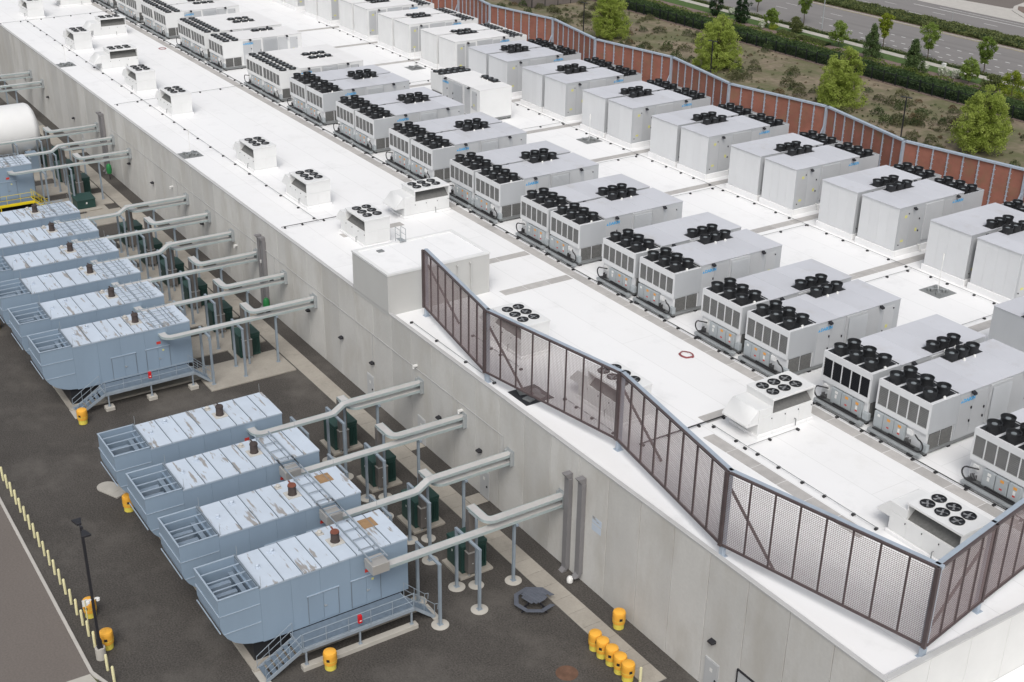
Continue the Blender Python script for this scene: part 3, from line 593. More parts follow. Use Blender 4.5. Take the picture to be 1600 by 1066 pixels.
# ------------------------------------------------------------------ packaged roof units with a fan cap over a slot
def rtu():
    k = Kit(); u = 'unit_white'
    k.box('roof_kerb', 'roof_white', -1.3, 1.3, -.1, 4.85, .004, .22, bev=.02)
    k.box('body', u, -1.2, 1.2, 0, 4.75, .22, 1.42, bev=.015)
    k.box('shoulder', u, -1.2, 1.2, 0, 1.08, 1.422, 2.0, bev=.015)
    k.add('rain_hood', MB().prism([(-.005, 1.985), (-.12, 1.985), (-.95, 1.12), (-.95, .98), (-.88, .98), (-.005, .98)], 0, -1.17, 1.17).mesh('rain_hood', u, .012))
    k.box('hood_filter', 'coil_slat', -1.1, 1.1, -.8, -.05, .93, .978)
    cab = MB().box(-1.2, -1.14, 1.085, 4.75, 1.425, 2.36).box(-1.14, 1.2, 1.085, 1.16, 1.425, 2.36).box(-1.14, 1.2, 4.67, 4.75, 1.425, 2.36)
    k.add('fan_cabinet', cab.mesh('fan_cabinet', u))
    k.add('coil', MB().prism([(1.12, 1.424), (.1, 2.355), (-.15, 2.355), (.9, 1.424)], 1, 1.165, 4.665).mesh('coil', 'coil_mesh'))
    k.box('cap', u, -1.24, 1.24, 1.04, 4.79, 2.362, 2.52, bev=.015)
    ring = MB().lathe([(.40, 0), (.42, .07), (.37, .07), (.36, .012), (0, .01)], 18, cap0=False, cap1=False).mesh('fan', 'fan_black')
    bl = MB()
    for i in range(4):
        a = i*math.pi/2; c, s_ = math.cos(a), math.sin(a); c2, s2 = math.cos(a+.5), math.sin(a+.5)
        bl.add([(c*.08, s_*.08, .05), (c*.35, s_*.35, .05), (c2*.3, s2*.3, .025), (c2*.08, s2*.08, .025)], [(0, 1, 2, 3)])
    bl.lathe([(.09, .012), (.09, .07), (.03, .075)], 8)
    blm = bl.mesh('fan_blades', 'fan_blade')
    for y in (1.75, 2.75, 3.75):
        for x in (-.5, .45):
            f = k.add('fan', ring, None, (x, y, 2.52), (0, 0, random.random()*3)); k.add('fan_blades', blm, f)
    for i in range(4):
        d = side_fit(k, 1.2, .08+i*1.16, .3, 'access_panel', u, 1.13, 1.08, .012); k.add('latch', B('latch', 'lamp_black', 0, .04, 0, .04, 0, .09), d, (.012, 1.02, .8))
    for i in range(2): k.add('end_panel', B('end_panel', u, 0, 1.13, -.012, 0, 0, 1.08, bev=.003), None, (-1.15+1.16*i, 4.765, .3), (0, 0, 0))
    k.add('gas_pipe', MB().tube((1.35, 3.2, .1), (1.35, 3.2, .55), .03, 6).tube((1.35, 3.2, .55), (1.2, 3.2, .55), .03, 6).mesh('gas_pipe', 'pipe_grey'))
    return k
RT = rtu(); GR = 'packaged units along the near side of the roof'
for x, y, rz, lb in (
    (-21.7, 11.0, 0, 'white packaged roof unit with a rain hood beside the black-faced chiller'),
    (-8.85, 11.2, -90, 'white packaged roof unit just inside the near screen corner'),
    (-68.5, 11.35, 0, 'white packaged roof unit with a rain hood behind the stair penthouse'),
    (-136.6, 4.7, 0, 'white packaged roof unit with slot facing right, far along the parapet'),
    (-156.5, 9.6, 0, 'small far white packaged roof unit set back from the parapet row'),
    (-31.0, 5.75, -90, 'white packaged roof unit behind the slatted screen, nearer one'),
    (-42.5, 5.7, -90, 'white packaged roof unit behind the slatted screen, next to the penthouse'),
    (-67.4, 6.2, -90, 'white packaged roof unit close behind the penthouse with its slot towards the yard'),
    (-79.0, 6.15, -90, 'white packaged roof unit, second beyond the penthouse along the parapet'),
    (-91.4, 6.2, -90, 'white packaged roof unit, third beyond the penthouse beside a roof aerial'),
    (-115.1, 6.2, -90, 'white packaged roof unit, fourth beyond the penthouse along the parapet'),
    (-127.3, 6.2, -90, 'white packaged roof unit, fifth beyond the penthouse along the parapet'),
    (-152.6, 6.0, -90, 'white packaged roof unit, seventh beyond the penthouse along the parapet'),
    (-177.6, 6.2, -90, 'white packaged roof unit at the top left picture edge by the parapet'),
    (-181, 11.8, 0, 'white packaged roof unit cut by the top picture edge, set back')):
    RT.make('packaged_roof_unit', lb, 'roof unit', (x, y, ZR), R(rz), GR)
# ------------------------------------------------------------------ walkway pads on the membrane
def pad_run(name, label, x0, x1, y0, y1, seg=2.4):
    t = structure(name, None, ((x0+x1)/2, (y0+y1)/2, ZR)); L = x1-x0; Wd = y1-y0; along = L > Wd; n = max(1, int(round(max(L, Wd)/seg)))
    w = max(L, Wd)/n
    me = B('walkway_pad', 'walk_pad', -(w-.05)/2 if along else -L/2, (w-.05)/2 if along else L/2, -Wd/2 if along else -(w-.05)/2, Wd/2 if along else (w-.05)/2, .004, .018)
    for i in range(n):
        o = -max(L, Wd)/2+w*(i+.5); put('walkway_pad', me, t, (o, 0, 0) if along else (0, o, 0))
pad_run('roof_walkway', '', -190, -3, 16.4, 17.25)
pad_run('roof_walkway', '', -22.4, -9.2, 8.15, 9.05)
for i in range(11):
    x = -23.65-12.1*i
    pad_run('roof_walkway', '', x-.9, x, 29.6, 46)
    if i in (0, 2): pad_run('roof_walkway', '', x-.95, x, 9.6 if i == 0 else 9.7, 16.3)
pad_run('roof_walkway', '', -55, -54.1, 10.3, 16.3); pad_run('roof_walkway', '', -66.8, -65.9, 4.5, 10.6)
# ------------------------------------------------------------------ thin conduits on rubber blocks
BLK = MB().box(-.12, .12, -.075, .075, 0, .13).mesh('support_block', 'pipe_black', .01)
def conduit(label, p, q, step=1.95, r=.02, z=.16, mat='pipe_grey'):
    p = Vector((*p, 0)); q = Vector((*q, 0)); d = q-p; L = d.length; t = thing('conduit_run', label, 'conduit', ((p.x+q.x)/2, (p.y+q.y)/2, ZR+.004), 0, 'conduits on the roof')
    h = d/2; put('conduit', MB().tube((-h.x, -h.y, z), (h.x, h.y, z), r, 6).mesh('conduit', mat), t); n = max(2, int(L/step))
    for i in range(n+1): put('support_block', BLK, t, -h+d*(i/n)*.98+d*.01+Vector((random.uniform(-.4, .4)*abs(d.x)/L, random.uniform(-.4, .4)*abs(d.y)/L, 0)), (0, 0, math.atan2(d.y, d.x)+random.uniform(-.15, .15)+1.57))
conduit('thin conduit on black blocks running in front of the tall back-row casings', (-150, 41.75), (-25, 41.75), 2.3)
conduit('thin conduit on black blocks along the parapet beyond the penthouse', (-172, 4.3), (-70.5, 4.3), 3.7)
conduit('thin conduit on black blocks between the parapet and the slatted screen', (-47, .85), (-35.5, .85), 2.9)
conduit('thin conduit on black blocks beside the pad strip behind the screen corner', (-23.2, 9.6), (-9.2, 9.6), 1.95)
conduit('short conduit along the near side of the hooded roof unit', (-19.9, 9.7), (-19.9, 13.8), 1.9)
conduit('black gas pipe on blocks at the foot of the front chiller row', (-66, 17.35), (-3, 17.35), 2.0, .035, .17, 'pipe_black')
conduit('black gas pipe on blocks at the foot of the far front chillers', (-190, 17.4), (-67, 17.4), 2.4, .035, .17, 'pipe_black')
conduit('black pipe crossing from the parapet to the hooded roof unit', (-23.6, 4.0), (-23.6, 11.2), 1.9, .05, .2, 'pipe_black')
conduit('black pipe crossing the roof from the parapet just beyond the penthouse', (-70.6, .7), (-70.6, 9.5), 2.0, .03, .18, 'pipe_black')
conduit('thin conduit crossing the roof by the fourth roof unit beyond the penthouse', (-118.3, .8), (-119.3, 17.2), 2.6)
conduit('thin conduit crossing the far end of the roof', (-171, .6), (-172.3, 16.8), 2.6)
conduit('conduit behind the slatted screen beside the nearer hidden roof unit', (-31.2, 3.6), (-26.0, 3.6), 1.6)
conduit('conduit behind the slatted screen beside the hidden roof unit near the penthouse', (-42.6, 3.55), (-36.6, 3.55), 1.6)
for i, x in enumerate((-24.9, -34.6, -46.9, -59.2, -71.3, -85.6, -97.8, -110)):
    conduit(f'short conduit joining the chiller rows, {ORD[i]} from the near end', (x, 29.6), (x, 41.6), 2.6)
# ------------------------------------------------------------------ aerial masts on ballast mats, drain mats, hoses
def aerial(label, x, y, h, s=1.0):
    t = thing('ballasted_aerial', label, 'aerial', (x, y, ZR+.004), R(0), 'ballasted aerials on the roof')
    put('ballast_mat', B('ballast_mat', 'pipe_grey', -1.05*s, 1.05*s, -1.05*s, 1.05*s, 0, .02), t)
    bm_ = MB().box(-.2, .2, -.1, .1, 0, .2).mesh('ballast_block', 'pipe_grey', .01)
    for i in range(4):
        a = i*math.pi/2+.785
        for r in (.45, .72): put('ballast_block', bm_, t, (math.cos(a)*r*s, math.sin(a)*r*s, .02), (0, 0, a+1.57))
    for i in range(2): put('foot_bar', MB().box(-.85*s, .85*s, -.03, .03, .22, .27).mesh('foot_bar', 'galv'), t, (0, 0, .001*i), (0, 0, .785+i*1.571))
    put('mast', MB().tube((0, 0, .1), (0, 0, h), .03, 6).tube((0, 0, h-.55), (0, 0, h), .06, 8).mesh('mast', 'sticker_white'), t)
aerial('thin white aerial on a ballast mat in front of the nearest tall casings', -30.4, 39.9, 3.3)
aerial('thin white aerial on a ballast mat in the middle of the gap between the rows', -78.7, 40.6, 2.9)
aerial('white aerial on a dark mat near the parapet, midway along the long wall', -95.6, 1.6, 2.7)
aerial('white aerial on a dark mat at the parapet far along the long wall', -141, 1.6, 2.6)
aerial('thin aerial on a ballast mat between the far rows', -117, 40.3, 2.6)
dm = thing('drain_mat', 'black drain mat with grates under the slatted screen', 'mat', (-32.9, 2.05, ZR+.004))
put('mat', B('mat', 'tank_black', -1.15, 1.15, -1.1, 1.1, 0, .03), dm)
for (x, y) in ((-.55, -.35), (.45, .4), (-.2, .55), (.5, -.5)):
    put('grate', MB().box(-.35, .35, -.25, .25, .03, .09).box(-.3, .3, -.2, -.12, .091, .13).box(-.3, .3, .0, .08, .091, .13).mesh('grate', 'pipe_grey'), dm, (x, y, 0), (0, 0, .5*x))
def hose(label, x, y, r, n=4):
    t = MB()
    pts = [Vector(((r+.05*math.sin(i*1.3)-.03*(i//24))*math.cos(i*math.pi/12)*1.15, (r-.03*(i//24))*math.sin(i*math.pi/12), .03+.012*(i//24))) for i in range(24*n)]
    for a, b in zip(pts[:-1], pts[1:]): t.tube(a, b, .025, 5)
    put('coiled_hose', t.mesh('coiled_hose', 'red_cord'), None, (x, y, ZR+.004), label=label, category='hose')
hose('red hose coiled on the white roof in front of the second chiller pair', -32.1, 15.0, .5); hose('red hose coiled beside the far walkway strip', -144, 15.6, .5, 3)
# ================================================================== YARD: GENERATORS
def gen_kit(rack, brown, xa=-6.0, rail='rail_steel', curb=True):
    """origin under the middle of the enclosure; local x = world x - X0 + 1.8 ; local y = world y + 16.7"""
    k = Kit(); OFF = (-1.8, -16.7, 0)          # coordinates below: x 0 = near long face, y absolute
    def m(): return MB(OFF)
    def box(name, mat, *b, bev=0, parent=None): return k.add(name, m().box(*b).mesh(name, mat, bev), parent)
    box('fuel_tank', 'tank_black', -3.35, -.25, -20.75, -10.95, .15, 1.42)
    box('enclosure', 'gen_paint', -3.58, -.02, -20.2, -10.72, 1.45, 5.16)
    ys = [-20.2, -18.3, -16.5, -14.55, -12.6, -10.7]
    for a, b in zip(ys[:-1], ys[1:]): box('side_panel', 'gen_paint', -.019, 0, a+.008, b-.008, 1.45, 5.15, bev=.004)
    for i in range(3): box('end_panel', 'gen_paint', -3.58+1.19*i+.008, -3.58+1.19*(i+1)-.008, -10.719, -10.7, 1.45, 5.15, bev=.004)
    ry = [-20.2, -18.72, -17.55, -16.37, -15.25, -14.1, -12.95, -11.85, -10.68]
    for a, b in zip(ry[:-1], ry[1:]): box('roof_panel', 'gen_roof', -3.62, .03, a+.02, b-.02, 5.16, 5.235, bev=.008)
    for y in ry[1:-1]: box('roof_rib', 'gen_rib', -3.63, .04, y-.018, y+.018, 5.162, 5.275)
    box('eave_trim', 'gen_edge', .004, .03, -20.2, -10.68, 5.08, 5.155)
    # scoop-shaped air discharge at the outer end
    pr = [(-20.2, 5.3), (-22.66, 5.3), (-22.66, 3.5), (-22.55, 3.0), (-22.3, 2.55), (-21.9, 2.12), (-21.4, 1.82), (-20.85, 1.62), (-20.2, 1.52)]
    k.add('scoop_side', m().prism(pr, 0, -.06, .0).mesh('scoop_side', 'gen_paint')); k.add('scoop_side', m().prism(pr, 0, -3.6, -3.54).mesh('scoop_side', 'gen_paint'))
    sh = m(); pp = pr[1:]
    inn = [(y+(.06 if i < 2 else .04), z+(0 if i < 2 else .045)) for i, (y, z) in enumerate(pp)]
    for (a, b), (c, d) in zip(zip(pp[:-1], pp[1:]), zip(inn[:-1], inn[1:])): sh.prism([a, b, d, c], 0, -3.539, -.061)
    k.add('scoop_front', sh.mesh('scoop_front', 'gen_paint'))
    for z in (4.2, 3.05): box('scoop_rib', 'gen_edge', -3.64, .035, -22.72, -22.665, z, z+.06)
    for z, y in ((4.15, -22.68), (2.9, -22.5)): box('scoop_rib', 'gen_edge', .002, .035, y, -20.25, z, z+.05)
    rimz = 5.3
    box('scoop_rim', 'gen_edge', -3.64, .04, -22.7, -22.6, rimz, rimz+.04); box('scoop_rim', 'gen_edge', -.07, .04, -22.59, -20.2, rimz, rimz+.04); box('scoop_rim', 'gen_edge', -3.64, -3.53, -22.59, -20.2, rimz, rimz+.04)
    box('scoop_rim', 'gen_rib', -3.64, .05, -20.26, -20.16, 5.241, 5.37)
    for x in (-2.72, -1.8, -.9): box('guard_bar', 'gen_edge', x-.03, x+.03, -22.58, -20.27, rimz-.02, rimz+.03)
    for i in range(3): box('baffle', 'gen_inner', -2.85+i*.98, -2.55+i*.98, -22.2, -20.9, 2.96, 4.35, bev=.02)
    box('baffle_ledge', 'gen_inner', -3.5, -.1, -20.75, -20.45, 4.3, 4.36); box('baffle_ledge', 'gen_paint', -3.5, -.1, -20.42, -20.29, 4.7, 4.75)
    box('scoop_partition', 'gen_inner', -3.53, -.07, -20.28, -20.205, 1.6, 5.2); box('scoop_floor', 'gen_inner', -3.5, -.1, -22.45, -20.3, 2.9, 2.95)
    # double doors
    for (a, b) in ((-17.3, -15.4), (-14.5, -12.62)):
        mid = (a+b)/2
        for (c, d) in ((a, mid-.01), (mid+.01, b)):
            dd = box('door', 'gen_paint', .002, .035, c, d, 1.6, 3.42, bev=.006)
        k.add('door_handle', m().box(.036, .09, mid+.03, mid+.2, 2.45, 2.5).box(.036, .06, mid+.02, mid+.07, 2.38, 2.58).mesh('door_handle', 'galv'), dd)
        box('door_frame', 'gen_rib', .002, .028, a-.05, a-.006, 1.55, 3.47); box('door_frame', 'gen_rib', .002, .028, b+.006, b+.05, 1.55, 3.47)
        box('door_hood', 'gen_edge', .002, .07, a-.1, b+.08, 3.475, 3.52)
    box('warning_sign', 'sticker_red', .002, .008, -13.6, -13.25, 3.75, 3.98); box('warning_sign', 'sticker_yellow', .037, .041, -13.2, -13.05, 3.1, 3.25)
    # exhaust and vents
    px = -1.85
    box('exhaust_plate', 'plate_cream', px-.45, px+.45, -15.02, -14.12, 5.24, 5.30, bev=.01)
    st = k.add('exhaust_stack', m().lathe([(.30, 5.3), (.26, 5.36), (.25, 5.85), (.28, 5.87), (.28, 5.93), (.24, 5.93), (.22, 5.6), (.0, 5.6)], 16, (px, -14.57), cap1=False).mesh('exhaust_stack', 'rust_dark'))
    k.add('rain_flap', MB().lathe([(.27, 0), (.27, .03)], 14).box(-.5, -.2, -.05, .05, .0, .04).mesh('rain_flap', 'rust_red' if brown else 'rust_dark'), st, (px+1.8, -14.57+16.7, 5.94), (R(4), R(7), 0))
    for (x, y, s) in ((-3.1, -15.0, 1), (-2.9, -18.2, .9), (-1.9, -19.5, .7)):
        v = k.add('roof_vent', m().box(x-.22*s, x+.22*s, y-.2*s, y+.2*s, 5.238, 5.29).lathe([(.1*s, 5.29), (.1*s, 5.38), (.16*s, 5.40), (.12*s, 5.47), (.02, 5.48)], 10, (x, y)).mesh('roof_vent', 'gen_roof' if s < .95 else 'plate_cream'))
    if brown: box('rust_plate', 'rust_plate', -3.1, -2.1, -12.5, -11.55, 5.238, 5.262)
    for x, y in ((-3.5, -20.1), (-3.5, -10.9), (.0, -20.1)): k.add('lightning_rod', m().tube((x, y, 5.2), (x, y, 6.0), .012, 5).mesh('lightning_rod', 'galv'))
    # cable rack over the roof
    rk = m(); z = 5.40
    if rack == 1:
        for y in (-13.8, -12.75): rk.box(xa, 1.35, y-.035, y+.035, z, z+.07)
        for i in range(7 if xa < -5 else 0): rk.box(-5.6+i*1.1, -5.54+i*1.1, -13.764, -12.786, z+.005, z+.055)
        for y in (-13.8, -12.75): rk.box(-3.3, -3.24, y-.02, y+.02, 5.24, z).box(-.3, -.24, y-.02, y+.02, 5.24, z)
        if xa > -5:
            for x in (-3.3, -2.2, -1.1, .0, 1.0): rk.box(x, x+.06, -13.764, -12.786, z+.005, z+.055)
    elif rack == 2:
        for y in (-13.6, -12.95, -12.3, -11.6): rk.box(-3.9, .25, y-.02, y+.02, z, z+.05)
        for x in (-3.5, -2.6, -1.7, -.8, .05): rk.box(x-.02, x+.02, -14.1, -11.3, z+.051, z+.09)
        for y in (-13.6, -11.6): rk.box(-3.3, -3.26, y-.015, y+.015, 5.24, z).box(-.3, -.26, y-.015, y+.015, 5.24, z)
    if rack: k.add('cable_rack', rk.mesh('cable_rack', 'rail_steel'))
    return k
G_STD, G_RACK, G_RACK_B, G_GRID = gen_kit(0, False), gen_kit(1, True), gen_kit(1, False, -3.7), gen_kit(2, False)
def X0(k): return -27.1-6.1*k
GG = 'standby generators in the yard'
NEAR = [0, 1, 2, 3]; FAR = [6, 7, 8, 9, 10, 11]
gname = {}
for i, kk in enumerate(NEAR): gname[kk] = f'{ORD[i]} near generator from the picnic table'
for i, kk in enumerate(FAR): gname[kk] = f'{ORD[i]} far generator from the open gap'
gname[14] = 'generator behind the yellow handrail'; gname[15] = 'bay beyond the yellow handrail'; gname[16] = 'bay beside the white tank'; gname[20] = 'first bay beyond the white tank'; gname[21] = 'second bay beyond the white tank'
for kk in NEAR+FAR+[14]:
    kit = {0: G_RACK, 1: G_RACK, 2: G_RACK_B, 3: G_STD}.get(kk, G_GRID)
    kit.make('generator_enclosure', f'blue-grey generator container, {gname[kk]}' if kk != 14 else 'blue-grey generator container behind the yellow handrail at the left edge', 'generator', (X0(kk)-1.8, -16.7, 0), 0, GG)
    structure('generator_pad', MB().box(-2.35, 2.4, -4.45, 6.3, -.1, .15).mesh('generator_pad', 'concrete_slab', .02), (X0(kk)-1.8, -16.7, 0))
# ------------------------------------------------------------------ access platforms with stairs
def platform_kit(mat, curb):
    k = Kit()
    Z = 1.44; y0, y1 = -1.85, 5.35      # local y = world y + 16.7 ; local x = 0 at the container face
    k.box('deck', 'grating', .06, 1.82, y0, y1, Z-.07, Z)
    fr = MB().box(.06, 1.86, y0-.05, y0-.001, Z-.2, Z+.01).box(1.821, 1.87, y0-.05, y1, Z-.2, Z+.01).box(.06, 1.86, y1+.001, y1+.05, Z-.2, Z+.01)
    k.add('deck_beam', fr.mesh('deck_beam', mat))
    for y in (-1.7, 1.75, 5.2): k.add('post', MB().box(1.72, 1.82, y-.05, y+.05, .3, Z-.2).box(1.66, 1.88, y-.11, y+.11, .3, .32).mesh('post', mat))
    if curb: k.box('footing', 'concrete_pale', 1.58, 2.02, y0-.15, y1+.2, -.05, .3, bev=.02)
    else:
        for y in (-1.7, 1.75, 5.2): k.box('footing', 'concrete_pale', 1.45, 2.1, y-.35, y+.35, -.05, .3, bev=.02)
    rl = MB(); xs = 1.84
    for z in (.55, 1.07): rl.tube((xs, y0, Z+z), (xs, y1, Z+z), .024, 6)
    k.add('handrail', rl.mesh('handrail', mat))
    for i in range(6): k.add('rail_post', MB().tube((xs, y0+(y1-y0)*i/5, Z-.1), (xs, y0+(y1-y0)*i/5, Z+1.07), .022, 6).mesh('rail_post', mat))
    k.add('toe_board', B('toe_board', mat, 1.8, 1.82, y0, y1, Z+.005, Z+.1))
    # long stair towards the lane
    n = 6; run = .38; a = Vector((1.1, y0-.05, Z)); e = Vector((1.1, y0-.05-run*n, .05))
    for x in (.45, 1.75):
        s = k.add('stair_stringer', MB().bar((x, a.y, Z-.1), (x, e.y, .1), .05, .22).mesh('stair_stringer', mat))
        r_ = MB().tube((x, a.y, Z+1.0), (x, e.y, 1.0), .022, 6).tube((x, a.y, Z+.52), (x, e.y, .55), .018, 6)
        for t in (0, .33, .66, 1): r_.tube((x, a.y+(e.y-a.y)*t, Z-.1+(.1-Z)*t), (x, a.y+(e.y-a.y)*t, Z+1.0-(Z)*t), .02, 6)
        k.add('stair_rail', r_.mesh('stair_rail', mat))
    for i in range(n): k.add('tread', B('tread', 'grating', .48, 1.72, a.y-run*(i+1)+.06, a.y-run*i, Z-(i+1)*Z/(n+1)-.02, Z-(i+1)*Z/(n+1)+.02))
    k.box('stair_foot', 'concrete_pale', .3, 1.95, e.y-.3, e.y+.25, -.05, .06)
    # short stair towards the wall
    run = .24; a = Vector((1.1, y1+.05, Z)); e = Vector((1.1, y1+.05+run*n, .05))
    for x in (.5, 1.7):
        k.add('stair_stringer', MB().bar((x, a.y, Z-.1), (x, e.y, .1), .05, .2).mesh('stair_stringer', mat))
        r_ = MB().tube((x, a.y, Z+1.0), (x, e.y, 1.05), .022, 6).tube((x, a.y, Z+.52), (x, e.y, .55), .018, 6).tube((x, e.y, 1.05), (x, e.y+.25, 1.0), .022, 6).tube((x, e.y+.25, 1.0), (x, e.y+.22, .58), .022, 6)
        for t in (0, .5, 1): r_.tube((x, a.y+(e.y-a.y)*t, Z-.1+(.1-Z)*t), (x, a.y+(e.y-a.y)*t, Z+1.0-(Z-.05)*t), .02, 6)
        k.add('stair_rail', r_.mesh('stair_rail', mat))
    for i in range(n): k.add('tread', B('tread', 'grating', .52, 1.68, a.y+run*i, a.y+run*(i+1)-.04, Z-(i+1)*Z/(n+1)-.02, Z-(i+1)*Z/(n+1)+.02))
    k.box('stair_foot', 'concrete_pale', .3, 1.9, e.y-.15, e.y+.3, -.05, .06)
    return k
PK, PKB, PKY = platform_kit('rail_steel', True), platform_kit('rail_steel', False), platform_kit('safety_yellow', True)
EXT = MB().lathe([(.02, 0), (.1, .02), (.1, .42), (.05, .5), (.03, .55)], 10).mesh('cylinder', 'extinguisher_red')
for kk in NEAR+FAR+[14]:
    (PKY if kk == 14 else PK if kk in NEAR else PKB).make('access_platform', f'steel grating platform and stairs beside the {gname[kk]}' if kk != 14 else 'grating platform with yellow handrails at the left picture edge', 'platform', (X0(kk), -16.7, 0), 0, 'generator access platforms')
    if kk in (0, 6):
        t = thing('fire_extinguisher', f'red extinguisher cabinet on the handrail of the {gname[kk]}', 'extinguisher', (X0(kk)+1.93, -15.0, 1.95))
        put('cabinet', MB().box(-.06, .12, -.12, .12, 0, .55).mesh('cabinet', 'extinguisher_red', .02), t); put('window', B('window', 'sticker_white', .121, .124, -.06, .06, .15, .22), t)
# ------------------------------------------------------------------ transformers
def xfmr_kit(own_pad):
    k = Kit()      # origin at box centre on the ground, world offset X0-1.92, -5.3
    if own_pad: k.box('plinth', 'concrete_slab', -1.2, 1.25, -1.25, 1.2, -.1, .16, bev=.02)
    k.box('tank', 'xfmr_green', -1.02, .85, -.92, .92, .16, 2.0, bev=.02); k.box('lid', 'xfmr_green', -1.06, .89, -.96, .96, 2.0, 2.22, bev=.03)
    k.box('tank_door', 'xfmr_green', -.98, -.08, -.95, -.921, .25, 1.92, bev=.01); k.box('tank_door', 'xfmr_green', -.05, .82, -.95, -.921, .25, 1.92, bev=.01)
    k.box('door_label', 'sticker_white', -.4, -.3, -.956, -.951, 1.25, 1.4)
    for i in range(6): k.box('cooling_fin', 'xfmr_green', .851, .95, .1+i*.13, .14+i*.13, .4, 1.8)
    c = k.box('cable_cabinet', 'box_dark', .852, 1.35, -.75, .02, .35, 1.9, bev=.015); k.box('cabinet_top', 'steel_box', .852, 1.37, -.77, .04, 1.9, 1.94, parent=c)
    k.box('cabinet_lock', 'sticker_white', 1.351, 1.358, -.45, -.38, 1.05, 1.12, parent=c)
    k.box('cabinet_leg', 'galv', 1.2, 1.3, -.7, -.6, .16, .35); k.box('cabinet_leg', 'galv', 1.2, 1.3, -.12, -.02, .16, .35)
    return k
XK, XKB = xfmr_kit(True), xfmr_kit(False)
for kk in NEAR+FAR+[14, 15, 16]:
    (XK if kk in NEAR else XKB).make('transformer', f'dark green transformer box with riser cabinet behind the {gname[kk]}', 'transformer', (X0(kk)-1.92, -5.3, 0 if kk in NEAR else 0), 0, 'transformers along the wall')
# concrete slab bays under the far transformers
sb = structure('transformer_slab', None, (X0(8), -6.6, 0))
for kk in FAR+[13, 14, 15, 16]:
    e = 3.2 if kk in (6, 13) else 2.8
    put('slab_bay', MB().box(-1.29, e, -3.9, 3.6, -.05, .1).mesh('slab_bay', 'concrete_slab', .01), sb, (X0(kk)-X0(8), 0, 0))
    put('slab_bay', MB().box(-3.29, -1.31, .03, 2.4, -.05, .1).mesh('slab_bay', 'concrete_slab', .01), sb, (X0(kk)-X0(8), 0, 0))
# ------------------------------------------------------------------ overhead ducts and their supports
def duct(label, path, rail=.34, name='overhead_duct', extra=None, w=.52):
    c = Vector(path[len(path)//2]); c.z = 0
    t = thing(name, label, 'duct', c, 0, 'overhead ducts between the generators and the wall')
    P = [Vector(p)-c for p in path]
    put('cover', MB().sweep(P, w, .15).mesh('cover', 'duct_metal', smooth=False), t)
    for s in (-1, 1): put('side_rail', MB().sweep(P, .03, .19, so=s*(w/2+.017)).mesh('side_rail', 'duct_rail', smooth=False), t)
    if extra: extra(t, c)
    return t
def arc(cx, cy, r, a0, a1, z, n=6): return [(cx+r*math.cos(R(a0+(a1-a0)*i/n)), cy+r*math.sin(R(a0+(a1-a0)*i/n)), z) for i in range(n+1)]
FPM = {}
def frame(label, x, y, hw, h=4.42, foot=True, single=False):
    t = thing('duct_support_frame', label, 'support frame', (x, y, 0), 0, 'duct support frames')
    for s in ((0,) if single else (-1, 1)):
        p = put('post', MB().box(-.085, .085, -.085, .085, .05 if foot else .1, h-.1).mesh('post', 'post_paint', .008), t, (s*hw, 0, 0))
        put('base_plate', B('base_plate', 'post_paint', -.16, .16, -.16, .16, .05 if foot else .1, .075 if foot else .125), p)
        if foot: put('footing', MB().lathe([(.55, -.05), (.55, .03), (.5, .05)], 20).mesh('footing', 'concrete_pale'), t, (s*hw, 0, 0))
    L = .42 if single else hw+.1
    put('beam', MB().box(-L, L, -.09, .09, h-.1, h+.04).mesh('beam', 'post_paint', .008), t)
VAR = {0: 'a', 1: 'b', 2: 'a', 3: 'b', 6: 'a', 7: 'a', 8: 'a', 9: 'b', 10: 'a', 11: 'b', 14: 'a', 15: 'b', 16: 'a', 20: 'b', 21: 'a'}
ZL, ZU = 4.60, 5.18
